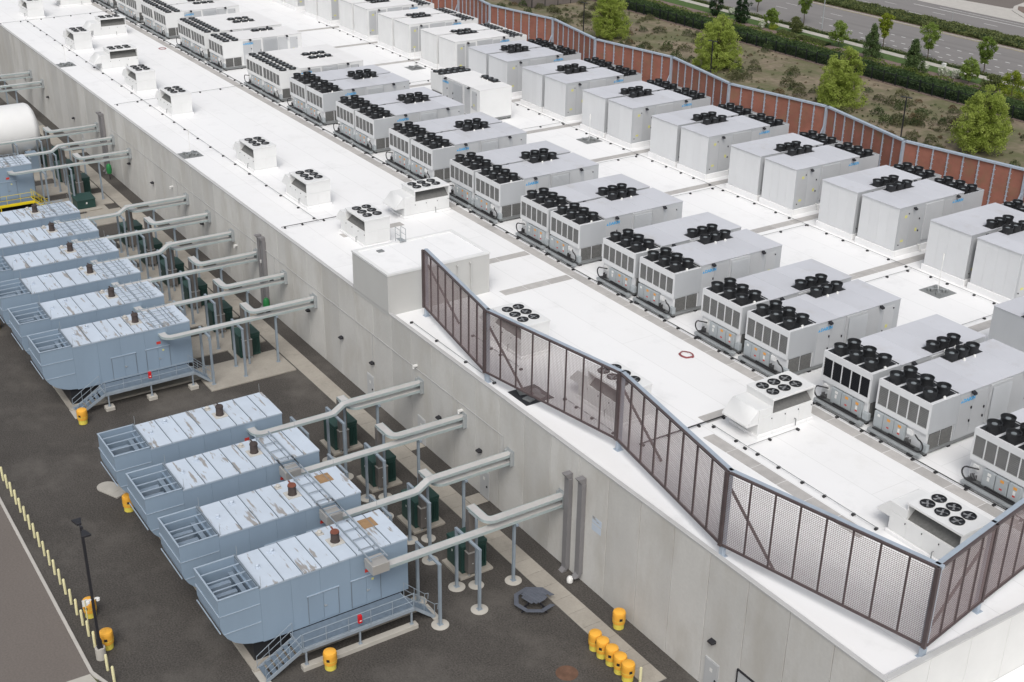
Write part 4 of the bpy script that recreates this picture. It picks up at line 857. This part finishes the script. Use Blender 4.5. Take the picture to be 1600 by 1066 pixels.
for kk, v in VAR.items():
    dx = X0(kk)+1.07
    if kk in (0, 1, 2): head = [(dx, -12.75, ZL)]
    elif kk in (15, 16, 20, 21): head = [(dx, -22, ZL)]
    else: head = [(X0(kk)-.7, -13.1, ZL), (dx-.75, -13.1, ZL)]+arc(dx-.55, -12.55, .55, -90, 0, ZL)
    jog = [(dx, -7.6, ZL), (dx, -7.2, ZL+.03), (dx, -6.4, ZU-.03), (dx, -6.0, ZU)]
    def box_head(t, c, kk=kk, dx=dx):
        if kk in (0, 1, 2):
            put('junction_box', MB().box(-.42-.15, .5, -1.05, .05, -.12, .52).mesh('junction_box', 'steel_box', .015), t, (dx-c.x-.1, -12.75-c.y, ZL))
            put('box_bracket', MB().box(-1.1, -.58, -.9, -.15, -.05, .05).mesh('box_bracket', 'galv'), t, (dx-c.x-.1, -12.75-c.y, ZL))
    tail = [(dx, .0, ZL if v == 'a' else ZU)]
    duct(f'long metal duct to the wall from the {gname[kk]}', head+([] if v == 'a' else jog)+[(dx, -3, tail[0][2])]+tail, extra=box_head)
    zt = ZU if v == 'a' else ZL
    rx = X0(kk)-.85
    def riser(t, c, kk=kk, rx=rx, zt=zt):
        if kk < 20: put('riser', MB().box(-.2, .2, -.3, .3, 1.93, zt-.1).mesh('riser', 'box_dark', .01), t, (rx-c.x, -5.67-c.y, 0))
    duct(f'short bent duct from wall to transformer behind the {gname[kk]}', [(rx-.15, -5.67, zt), (dx-.7, -5.67, zt)]+arc(dx-.5, -5.17, .5, -90, 0, zt)+[(dx, -3, zt), (dx, 0, zt)], extra=riser)
    near = kk in NEAR; hw = 1.36 if near else 1.08
    fl = f'near the {gname[kk]}'
    frame(f'goal-post duct frame by the container end, {fl}', dx+.02, -9.9, hw, 4.44, near)
    frame(f'goal-post duct frame by the transformer, {fl}', dx+.02, -7.1, hw, 4.44, near)
    frame(f'single duct post close to the wall, {fl}', dx, -3.7, 0, 4.44, near, True)
    if kk < 20: 
        t = thing('riser_brace', f'slim post bracing the duct riser, {fl}', 'post', (X0(kk)+.22, -5.95, 0), 0, 'riser posts')
        put('post', MB().box(-.07, .07, -.07, .07, .03, zt-.16).mesh('post', 'post_paint', .006), t); put('bracket', MB().box(-.9, .07, -.05, .05, zt-.16, zt-.1).mesh('bracket', 'galv'), t)
        if near: put('footing', MB().lathe([(.5, -.05), (.5, .03), (.46, .05)], 18).mesh('footing', 'concrete_pale'), t)
    wp = thing('wall_flange', f'flange plate where ducts enter the wall, {fl}', 'flange', (dx, 0, 4.9), 0, 'wall flanges')
    put('plate', MB().box(-.45, .45, -.03, 0, -.52, .62).mesh('plate', 'galv'), wp)
    for sx_ in (-.355, .355): put('stiffener', B('stiffener', 'galv', sx_-.025, sx_+.025, -.28, -.031, -.5, .55), wp)
# ------------------------------------------------------------------ white tank, small transformer, bits along the wall
tk = thing('storage_tank', 'large white horizontal storage tank at the left picture edge', 'tank', (-129.6, -13, 0))
prof = [(3.15, 0), (3.15, 12.4)]+[(3.15*math.cos(R(a)), 12.4+1.1*math.sin(R(a))) for a in (20, 40, 60, 80)]+[(.02, 13.5)]
put('shell', MB().lathe(prof, 40).mesh('shell', 'tank_white'), tk, (0, -6.2, 4.25), (R(-90), 0, 0))
for y in (-4, 1, 5.2): put('saddle', MB().prism([(-2.6, 0), (2.6, 0), (2.6, 2.45), (1.3, 1.4), (0, 1.15), (-1.3, 1.4), (-2.6, 2.45)], 1, y, y+.4).mesh('saddle', 'concrete_pale'), tk)
put('control_box', B('control_box', 'gen_paint', 2.7, 4.0, 4.8, 6.0, 0, 2.3, bev=.02), tk)
sx = thing('pad_transformer', 'low dark green cabinet on a concrete pad beside the yellow handrail', 'transformer', (-109.75, -6.3, 0))
put('plinth', B('plinth', 'concrete_slab', -1.6, 1.7, -1.5, 1.5, 0.1, .25, bev=.02), sx)
put('cabinet', MB().box(-1.0, 1.0, -1.0, 1.0, .25, 1.2).mesh('cabinet', 'xfmr_green', .02), sx); put('lid', MB().prism([(-1.05, 1.2), (1.05, 1.2), (1.05, 1.26), (-1.05, 1.45)], 1, -1.05, 1.05).mesh('lid', 'xfmr_green', .015), sx); put('door_label', B('door_label', 'sticker_white', 1.001, 1.006, -.05, .1, .75, .95), sx)
for x, l in ((-118.3, 'green painted hydrant bag on a stand by the wall, far along the yard'), (-71.8, 'bright green covered spill kit against the wall behind the far generators')):
    t = thing('spill_kit', l, 'spill kit', (x, -.75, 0), 0, 'green kits by the wall'); put('stand', MB().tube((0, 0, 0), (0, 0, .8), .05).tube((-.2, 0, 0), (.2, 0, .02), .04).mesh('stand', 'lamp_black'), t)
    put('bag', MB().lathe([(.05, .6), (.28, .75), (.33, 1.2), (.28, 1.7), (.12, 1.9), (.02, 1.92)], 12).mesh('bag', 'green_paint'), t)
# ------------------------------------------------------------------ drums, bollards, lamp, picnic table, plates
DK = Kit(); DK.add('drum', MB().lathe([(.31, 0), (.335, .03), (.345, .5), (.355, .55)], 20).mesh('drum', 'drum_yellow'))
DK.add('cover', MB().lathe([(.385, .42), (.40, .48), (.385, .60), (.41, .68), (.395, .98), (.41, 1.06), (.37, 1.20), (.24, 1.27), (.02, 1.29)], 20).mesh('cover', 'drum_orange'))
DK.add('hazard_label', MB().box(-.0, .012, -.09, .09, .72, .9).mesh('hazard_label', 'lamp_black'), None, (.33, -.225, 0), (0, 0, R(-35)))
DK.add('lid_band', MB().lathe([(.41, .655), (.416, .67), (.41, .69)], 20, cap0=False, cap1=False).mesh('lid_band', 'drum_yellow'))
for x, y, l in ((-18.7, -.87, 'covered orange drum alone against the concrete wall'), (-17.85, -3.3, 'covered orange drum, farthest of the row of five by the wall walkway'), (-17.08, -3.33, 'covered orange drum, second of the row of five by the wall walkway'), (-16.25, -3.28, 'covered orange drum, third of the row of five by the wall walkway'), (-15.42, -3.31, 'covered orange drum, fourth of the row of five by the wall walkway'), (-14.64, -3.34, 'covered orange drum, nearest of the row of five by the wall walkway'),
    (-36.7, -27.45, 'covered orange drum behind the bollards with a small sign, beyond the lamp post'), (-33.2, -27.5, 'covered orange drum beside the foot of the lamp post'), (-46.9, -21.75, 'covered orange drum half hidden under the second generator scoop'), (-24.6, -17.25, 'covered orange drum on the concrete beam by the nearest platform'), (-60.75, -20.85, 'covered orange drum by the stairs of the far generator group'), (-81.9, -22.4, 'covered orange drum at the left picture edge by the far generators')):
    DK.make('covered_drum', l, 'drum', (x, y, 0), random.uniform(-.4, .4), 'covered drums')
bo = MB().lathe([(.085, 0), (.085, 1.08), (.06, 1.13), (.02, 1.15)], 10).mesh('bollard', 'bollard_cream')
for i in range(22):
    if i == 2: continue
    put('bollard', bo, None, (-30.02-1.21*i, -28.12, 0), (R(random.uniform(-1, 1)), R(random.uniform(-1, 1)), 0), label=f'pale yellow bollard, {ORD[i]} place from the near end of the kerb row', category='bollard', group='bollards along the kerb')
put('bollard', bo, None, (-14.03, -2.9, 0), label='lone pale yellow bollard at the end of the drum row', category='bollard')
lp = thing('lamp_post', 'tall black twin-head lamp post on a concrete foot by the kerb', 'lamp post', (-32.5, -28.1, 0), R(90))
put('foot', MB().cyl(0, 0, -.05, .78, .30, 18).mesh('foot', 'concrete_pale', .02), lp); put('pole', MB().box(-.075, .075, -.075, .075, .8, 9.1).box(-.16, .16, -.16, .16, .78, .82).mesh('pole', 'lamp_black'), lp)
put('base_cover', B('base_cover', 'lamp_black', -.14, .14, -.14, .14, .82, 1.3), lp)
for s in (-1, 1):
    a = put('arm', MB().box(-.03, .03, .05*s, .45*s, 8.98, 9.05).mesh('arm', 'lamp_black'), lp); put('lamp_head', MB().prism([(-.12, .38*s), (.12, .38*s), (.27, .98*s), (-.27, .98*s)], 2, 8.95, 9.08).mesh('lamp_head', 'lamp_black', .01), a)
put('camera_bracket', MB().box(-.25, .3, -.04, .04, 4.15, 4.22).lathe([(.02, 3.95), (.11, 4.0), (.11, 4.15)], 8, (-.25, 0)).lathe([(.02, 3.95), (.11, 4.0), (.11, 4.15)], 8, (.3, 0)).mesh('camera_bracket', 'sticker_white'), lp)
sg = thing('small_sign', 'small white notice on a thin yellow post beside the drum and bollards', 'sign', (-35.4, -27.95, 0))
put('post', MB().tube((0, 0, 0), (0, 0, 2.2), .035).mesh('post', 'bollard_cream'), sg); put('plate', B('plate', 'sticker_white', -.04, -.036 + .03, -.16, .16, 1.75, 2.2), sg)
pt = thing('picnic_table', 'dark grey octagonal picnic table on the yard beside the wall walkway', 'picnic table', (-23.2, -4.0, 0), R(12))
top = MB(); n = 7
for i in range(n):
    a = -.72+i*1.44/n; b = a+1.44/n-.015; mid = abs((a+b)/2); hwid = .72 if mid < .35 else .72-(mid-.35)*1.0
    put('table_board', MB().box(-hwid, hwid, a, b, .72, .76).mesh('table_board', 'picnic_grey', .006), pt)
for i in range(8):
    if i == 1: continue
    a = R(45*i); c, s_ = math.cos(a), math.sin(a)
    put('bench_seat', MB().prism([(.98, -.40), (1.26, -.52), (1.26, .52), (.98, .40)], 2, .42, .46).mesh('bench_seat', 'picnic_grey', .006), pt, (0, 0, 0), (0, 0, a))
    if i % 2 == 0: put('leg', MB().bar((c*.3, s_*.3, .7), (c*1.12, s_*1.12, .0), .07, .09).bar((c*.5, s_*.5, .38), (c*1.2, s_*1.2, .38), .06, .08).mesh('leg', 'lamp_black'), pt)
put('cover_plate', MB().lathe([(.66, 0), (.66, .012)], 28).mesh('cover_plate', 'rust_disc'), None, (-16.95, -5.95, 0.004), label='round rusty cover plate flush in the asphalt yard', category='cover plate')
mh = thing('concrete_vault', 'pale concrete vault cover with rounded end under the farthest near generator scoop', 'vault cover', (-50.5, -22.1, 0))
put('slab', MB().prism([(1.6, -.65), (1.6, .65)]+[(-.2-.65*math.sin(R(t)), .65*math.cos(R(t))) for t in range(0, 181, 20)], 2, -.05, .08).mesh('slab', 'concrete_pale'), mh, (0, 0, 0), (0, 0, R(25))); put('hatch', B('hatch', 'concrete_pale', -.4, .9, -.38, .38, .081, .10), mh, (0, 0, 0), (0, 0, R(25)))
# ================================================================== VEGETATION
def leaf_mesh(name, mat, pts, size, squash=1.0, nrm_up=.3):
    """many small leaf faces at the given points"""
    n = len(pts); s = size*(.6+.8*rng.random(n)); a = rng.normal(size=(n, 3)); a[:, 2] += nrm_up; a /= np.linalg.norm(a, axis=1)[:, None]
    b = np.cross(a, rng.normal(size=(n, 3))); b /= np.linalg.norm(b, axis=1)[:, None]; c = np.cross(a, b)
    b *= s[:, None]*.5; c *= s[:, None]*.5*.6
    v = np.stack([pts-b, pts+c*squash, pts+b, pts-c*squash], 1).reshape(-1, 3)
    me = bpy.data.meshes.new(name); me.vertices.add(4*n); me.vertices.foreach_set('co', v.astype(np.float32).ravel())
    me.loops.add(4*n); me.loops.foreach_set('vertex_index', np.arange(4*n, dtype=np.int32)); me.polygons.add(n)
    me.polygons.foreach_set('loop_start', np.arange(0, 4*n, 4, dtype=np.int32)); me.polygons.foreach_set('loop_total', np.full(n, 4, np.int32))
    me.update(); me.validate(); me.materials.append(M[mat]); return me
def clump_pts(cent, rad, per):
    out = []
    for c, r in zip(cent, rad):
        d = rng.normal(size=(per, 3)); d /= np.linalg.norm(d, axis=1)[:, None]; out.append(np.array(c)+d*(r*rng.random(per)[:, None]**.45))
    return np.concatenate(out)
def crown(h0, h1, rmax, nclump, per, shape, lobes=0):
    cs, rs = [], []
    if lobes:
        # several upright leaders of unequal height round a full lower body
        for l in range(lobes):
            a = 6.283*l/lobes+rng.random()*.7; off = rmax*(.0 if l == 0 else .42+.16*rng.random()); top = h1*(1.0 if l == 0 else .74+.22*rng.random())
            for i in range(nclump//lobes):
                t = rng.random()**1.1; w = rmax*.56*max(.04, (1-t)**.42)*(.62+.38*min(1, t*3)); q = rng.random()*6.283; r_ = w*math.sqrt(rng.random()); z = h0+(top-h0)*t
                cs.append((off*math.cos(a)*(1-.3*t)+r_*math.cos(q), off*math.sin(a)*(1-.3*t)+r_*math.sin(q), z)); rs.append(.30+.46*rng.random()*(1-.5*t))
        return clump_pts(cs, rs, per), cs
    for i in range(nclump):
        t = rng.random(); a = rng.random()*2*math.pi; rr = shape(t)*rmax*math.sqrt(.12+.88*rng.random())*(.9+.25*math.sin(3*a+1)*rng.random())
        cs.append((rr*math.cos(a), rr*math.sin(a), h0+(h1-h0)*t)); rs.append((.10+.09*rng.random())*rmax+.12)
    return clump_pts(cs, rs, per), cs
def tree(name, label, x, y, h, h0, rmax, mat, shape, ncl=170, per=55, leaf=.26, trunk=.14, group=None, stems=1, lobes=0):
    t = thing(name, label, 'tree', (x, y, 0), random.random()*6, group)
    pts, cs = crown(h0, h, rmax, ncl, per, shape, lobes)
    put('crown', leaf_mesh('crown', mat, pts, leaf), t)
    tr = MB()
    for s in range(stems):
        ox, oy = (0, 0) if stems == 1 else (random.uniform(-.5, .5), random.uniform(-.5, .5)); P = [Vector((ox*.3, oy*.3, -.1))]; L = 6
        for i in range(1, L+1): P.append(Vector((ox*(i/L)*2+random.uniform(-.1, .1), oy*(i/L)*2+random.uniform(-.1, .1), h*.86*i/L)))
        for i in range(L): tr.tube(P[i], P[i+1], trunk*(1-i/L*.85), 7, trunk*(1-(i+1)/L*.85))
        for c in cs[::6]:
            q = Vector(c)
            if (q.z > h0*.8): 
                b = P[max(1, min(L-1, int((q.z-.25*(h-h0)*.6)/(h*.86)*L)))]
                if b.z < q.z+.4: tr.tube(b, b.lerp(q, .92), trunk*.28, 5, trunk*.07)
    put('trunk', tr.mesh('trunk', 'bark'), t)
    return t
rnd = lambda t: math.sin(math.pi*min(1, max(0, (t*.80+.19))))**.75
vase = lambda t: (.25+1.0*t)*(1 if t < .72 else max(.15, 1-(t-.72)*2.6))
cone = lambda t: (1-t)**.9*.95+.05
colm = lambda t: (math.sin(math.pi*(t*.88+.08)))**.5
GT = 'large lime green trees behind the roof screen'
tree('broadleaf_tree', 'large lime green tree behind the screen, the farthest one at the top centre', -150.6, 98.5, 9.4, .5, 4.0, 'leaf_lime', rnd, 560, 60, .20, .16, GT, 3, 8)
tree('broadleaf_tree', 'large lime green tree behind the screen, second from the left beside a lamp post', -123.6, 99.4, 8.9, .4, 4.3, 'leaf_lime', rnd, 560, 60, .20, .16, GT, 3, 8)
tree('broadleaf_tree', 'large lime green tree behind the screen, third from the left, above the black fence', -97.0, 100, 8.8, .4, 4.2, 'leaf_lime', rnd, 560, 60, .20, .16, GT, 3, 8)
tree('broadleaf_tree', 'large lime green tree behind the screen, rightmost of the four', -71.9, 99.6, 8.8, .8, 4.2, 'leaf_lime', rnd, 570, 60, .20, .17, GT, 2, 8)
GS = 'street trees along the footpath'
for x, y, h, r, mt, l in ((-142.7, 138.0, 6.6, 2.0, 'leaf_mid', 'young street tree at the kerb, cut by the top picture edge'), (-120.7, 135.1, 6.0, 1.6, 'leaf_gold', 'slender yellow-green street tree with a vase-shaped crown'), (-110.8, 134.9, 6.0, 2.1, 'leaf_mid', 'green vase-shaped street tree in the middle of the three on the right'), (-99.2, 134.6, 6.0, 1.9, 'leaf_mid', 'green vase-shaped street tree farthest right on the kerb'), (-155.4, 138.2, 6.2, 1.8, 'leaf_mid', 'street tree whose trunk shows at the top picture edge')):
    tree('street_tree', l, x, y, h, 2.1, r, mt, vase, 75, 48, .24, .1, GS)
for x, y, h, r, mt, l in ((-143, 130, 3.4, 1.5, 'leaf_mid', 'small bushy tree beside the white bush on the lawn'), (-125.8, 129.5, 4.2, 2.0, 'leaf_mid', 'small spreading tree on the lawn left of the first spruce'), (-96.5, 127.7, 4.0, 1.7, 'leaf_mid', 'small round tree on the bed near the white bushes'), (-137.7, 131, 2.8, 1.5, 'leaf_median', 'small grey-green tree at the edge of the lawn'), (-86.2, 124.5, 4.4, 2.4, 'leaf_gold', 'yellow-green small tree at the right picture edge behind the fence'), (-92, 127.5, 2.2, 1.8, 'leaf_median', 'low olive shrub tree beside the right hand footpath'), (-80, 124, 3.4, 2.6, 'leaf_mid', 'spreading green tree at the far right behind the black fence')):
    tree('small_tree', l, x, y, h, .9 if h > 3 else .2, r, mt, rnd, 70, 45, .24, .07, 'small trees in the planting bed')
tree('columnar_conifer', 'dark columnar conifer cut by the top picture edge', -156.5, 128.3, 6.2, .15, 1.5, 'leaf_dark', colm, 110, 60, .2, .1, 'columnar conifers')
tree('columnar_conifer', 'dark columnar conifer, the shorter one beside the footpath', -149, 128.0, 5.0, .15, 1.6, 'leaf_dark', colm, 110, 60, .2, .1, 'columnar conifers')
tree('spruce', 'dark green spruce behind the black fence, left one', -116.3, 127.3, 5.6, .15, 2.1, 'leaf_conifer', cone, 130, 55, .22, .1, 'spruces')
tree('spruce', 'dark green spruce behind the black fence, right one', -105.4, 124.9, 5.5, .15, 2.3, 'leaf_conifer', cone, 130, 55, .22, .1, 'spruces')
def bush(name, label, cat, x, y, r, h, mat, group, n=10, per=60, leaf=.16):
    cs = [(r*.65*math.sqrt(rng.random())*math.cos(a), r*.65*math.sqrt(rng.random())*math.sin(a), h*(.2+.55*rng.random())) for a in rng.random(n)*6.28]
    pts = clump_pts(cs, [r*.5]*n, per if mat != 'blossom' else 150); leaf = leaf if mat != 'blossom' else .26; pts[:, 2] = np.abs(pts[:, 2])*(h/(h*1.1)); return put(name, leaf_mesh(name, mat, pts, leaf), None, (x, y, 0), label=label, category=cat, group=group)
for x, y, r, l in ((-143.8, 128.5, 1.0, 'white flowering bush beside the small bushy tree'), (-106.4, 128.7, 1.3, 'white flowering bush next to the right spruce'), (-102.2, 128.9, 1.4, 'white flowering bush, middle one of the right hand three'), (-99.7, 129, 1.4, 'white flowering bush, rightmost one'), (-156.0, 132.0, 1.2, 'white flowering bush behind the dark columnar conifers')):
    bush('flowering_bush', l, 'bush', x, y, r*.72, 1.5, 'blossom', 'white flowering bushes')
for x, y, r, l in ((-141.5, 129.4, 1.1, 'small yellow-green round shrub right of the white bush'), (-145.4, 130.2, 1.1, 'small yellow-green round shrub left of the bushy tree')): bush('round_shrub', l, 'shrub', x, y, r, 1.1, 'leaf_gold', 'yellow-green shrubs')
def hedge(label, x0, x1, y0, y1, h, mat, n, leaf=.3, name='hedge'):
    x = rng.uniform(x0, x1, n); u = rng.random(n); top = rng.random(n) < .62
    lump = .85+.12*np.sin(x*.9+1)+.10*np.sin(x*2.3)*np.cos(x*.37)+.05*rng.normal(size=n)
    y = np.where(top, y0+(y1-y0)*u, np.where(rng.random(n) < .75, y0+.25*rng.random(n), y1-.2*rng.random(n)))
    edge = 1-.35*np.abs((y-(y0+y1)/2)/((y1-y0)/2))**3
    z = np.where(top, h*lump*edge, rng.random(n)*h*lump*.85)+rng.normal(size=n)*.06
    pts = np.stack([x-(x0+x1)/2, y-(y0+y1)/2, np.abs(z)], 1)
    t = thing(name, label, 'hedge', ((x0+x1)/2, (y0+y1)/2, 0)); put('foliage', leaf_mesh('foliage', mat, pts, leaf), t)
    cx = (x1-x0)/2-.2; cy = (y1-y0)/2-.35
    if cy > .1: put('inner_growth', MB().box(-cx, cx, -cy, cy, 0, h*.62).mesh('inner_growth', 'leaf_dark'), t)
hedge('long dark green clipped hedge behind the black fence', -215, -55, 117.4, 121.2, 1.75, 'leaf_hedge', 42000, .3)
hedge('lighter low hedge row behind the dark hedge', -215, -55, 121.3, 123.3, 1.65, 'leaf_hedge_light', 18000, .28)
hedge('low olive shrub bed on the lawn below the footpath', -139, -127, 127.4, 129.2, .6, 'leaf_median', 3600, .22)
hedge('low brown-green shrub strip between footpath and street', -215, -60, 134.4, 135.6, .45, 'leaf_median', 12000, .2)
hedge('olive green median planting between the carriageways', -230, -50, 155.6, 161.4, 1.15, 'leaf_median', 46000, .34)
# tufts and low shrubs on the dry field
def tuft(mat, r, h, n, leaf):
    a = rng.random(n)*6.28; rr = r*np.sqrt(rng.random(n)); z = h*np.sqrt(np.maximum(0, 1-(rr/r)**2))*(.35+.65*rng.random(n))
    lob = 1+.15*np.sin(3*a+rng.random()*6); return leaf_mesh('tuft', mat, np.stack([rr*np.cos(a)*lob, rr*np.sin(a)*lob, z+.03], 1), leaf, .55)
TV = [('dry olive grass tuft growing on the bare field behind the red screen', [tuft('leaf_olive', .85, .95, 360, .22) for _ in range(4)]), ('small green shrub growing on the bare field behind the red screen', [tuft('leaf_green_tuft', .65, 1.0, 300, .2) for _ in range(4)]), ('brown withered tuft on the bare field behind the red screen', [tuft('leaf_brown', .6, .7, 220, .2) for _ in range(3)])]
cl = [(random.uniform(-195, -60), random.uniform(84, 115)) for _ in range(70)]
for i in range(340):
    c = random.choice(cl); x = c[0]+random.gauss(0, 8); y = c[1]+random.gauss(0, 5)
    if not (84 < y < 115.6) : continue
    j = random.choices((0, 1, 2), (5, 4, 2))[0]; s = random.uniform(.6, 1.6)
    o = put('field_tuft', random.choice(TV[j][1]), None, (x, y, 0), (0, 0, random.random()*6), label=TV[j][0], category='shrub' if j == 1 else 'grass tuft', group=TV[j][0])
    o.scale = (s, s, s*random.uniform(.7, 1.1))
# the countless smaller tufts between them
gc = []
for i in range(1700):
    c = random.choice(cl) if random.random() < .7 else (random.uniform(-195, -60), random.uniform(80, 115)); x = c[0]+random.gauss(0, 6); y = c[1]+random.gauss(0, 4)
    if 80 < y < 115.8: gc.append((x, y, 0, random.uniform(.12, .36)))
for mt, part in (('leaf_olive', gc[::2]), ('leaf_green_tuft', gc[1::4]), ('leaf_brown', gc[3::4])):
    pts = clump_pts([g_[:3] for g_ in part], [g_[3] for g_ in part], 30); pts[:, 2] = np.abs(pts[:, 2])*1.25+.02; pts -= np.array([-125., 100., 0])
    put('ground_cover', leaf_mesh('ground_cover', mt, pts, .19, .5), None, (-125, 100, 0), kind='stuff', label={'leaf_olive': 'olive grass scattered over the dry field', 'leaf_green_tuft': 'small green growth scattered over the dry field', 'leaf_brown': 'withered brown growth scattered over the dry field'}[mt], category='ground cover')
# ------------------------------------------------------------------ black fence, boundary fence, far lamp posts
bf = thing('boundary_fence', 'long black metal picket fence in front of the dark hedge', 'fence', (-130, 116.7, 0))
pk = MB()
for i in range(1220):
    x = -82+i*.135; pk.box(x-.008, x+.008, -.008, .008, .1, 1.72)
put('picket_infill', pk.mesh('picket_infill', 'fence_black', smooth=False), bf, kind='stuff')
put('rail', B('rail', 'fence_black', -82, 82, -.03, .03, 1.62, 1.72), bf); put('rail', B('rail', 'fence_black', -82, 82, -.022, .022, .2, .25), bf)
fp = B('post', 'fence_black', -.08, .08, -.08, .08, 0, 1.98)
for i in range(69): put('post', fp, bf, (-82+2.4*i, 0, 0))
put('fence_kerb', B('fence_kerb', 'mulch', -82, 82, -.28, -.1, -.1, .1), bf)
wf = thing('side_fence', 'grey-brown board fence with black posts at the far corner of the field', 'fence', (-180, 101.5, 0))
bd = B('board', 'wood_fence', -.02, .02, -.52, .52, .05, 1.65)
for i in range(15): put('board', bd, wf, (-.05*i, .55+1.07*i, 0))
for i in range(6): put('post', B('post', 'fence_black', -.06, .06, -.06, .06, 0, 1.85), wf, (.08-.15*i, 3.2*i, 0))
bd2 = B('board', 'wood_fence', -.52, .52, -.02, .02, .05, 1.65)
for i in range(14): put('board', bd2, wf, (-.6-1.07*i, .04*i, 0))
for i, (x, y, l) in enumerate(((-115.8, 91.2, 'far black lamp post in front of the second lime green tree'), (-78, 91, 'far black lamp post standing in the dry field at the right'), (-149.8, 91.9, 'far black lamp post beside the farthest lime green tree'))):
    t = thing('field_lamp_post', l, 'lamp post', (x, y, 0), R(20), 'lamp posts in the field'); put('pole', MB().box(-.07, .07, -.07, .07, 0, 7).mesh('pole', 'lamp_black'), t); put('lamp_head', MB().box(-.75, -.15, -.16, .16, 6.93, 7.02).box(.15, .75, -.16, .16, 6.93, 7.02).box(-.15, .15, -.03, .03, 6.95, 7.0).mesh('lamp_head', 'lamp_black'), t)
sp = thing('street_light', 'tall pale street light pole at the kerb, cut by the top picture edge', 'street light', (-138.0, 138.0, 0)); put('pole', MB().tube((0, 0, 0), (0, 0, 10), .11, 10, .07).mesh('pole', 'galv'), sp); put('arm', MB().tube((0, 0, 9.9), (0, 2.5, 10.2), .05).box(-.15, .15, 2.3, 3.1, 10.12, 10.26).mesh('arm', 'galv'), sp)
put('street_sign_post', MB().tube((0, 0, 0), (0, 0, 2.4), .05).mesh('street_sign_post', 'galv'), None, (-128.3, 162.3, 0), label='thin dark post at the far side of the median', category='post')
put('utility_box', MB().box(-.3, .3, -.25, .25, 0, 1.1).box(-.33, .33, -.28, .28, 1.1, 1.16).mesh('utility_box', 'sticker_white', .02), None, (-104.6, 131.6, 0), label='small white utility box on the lawn by the footpath', category='utility box')
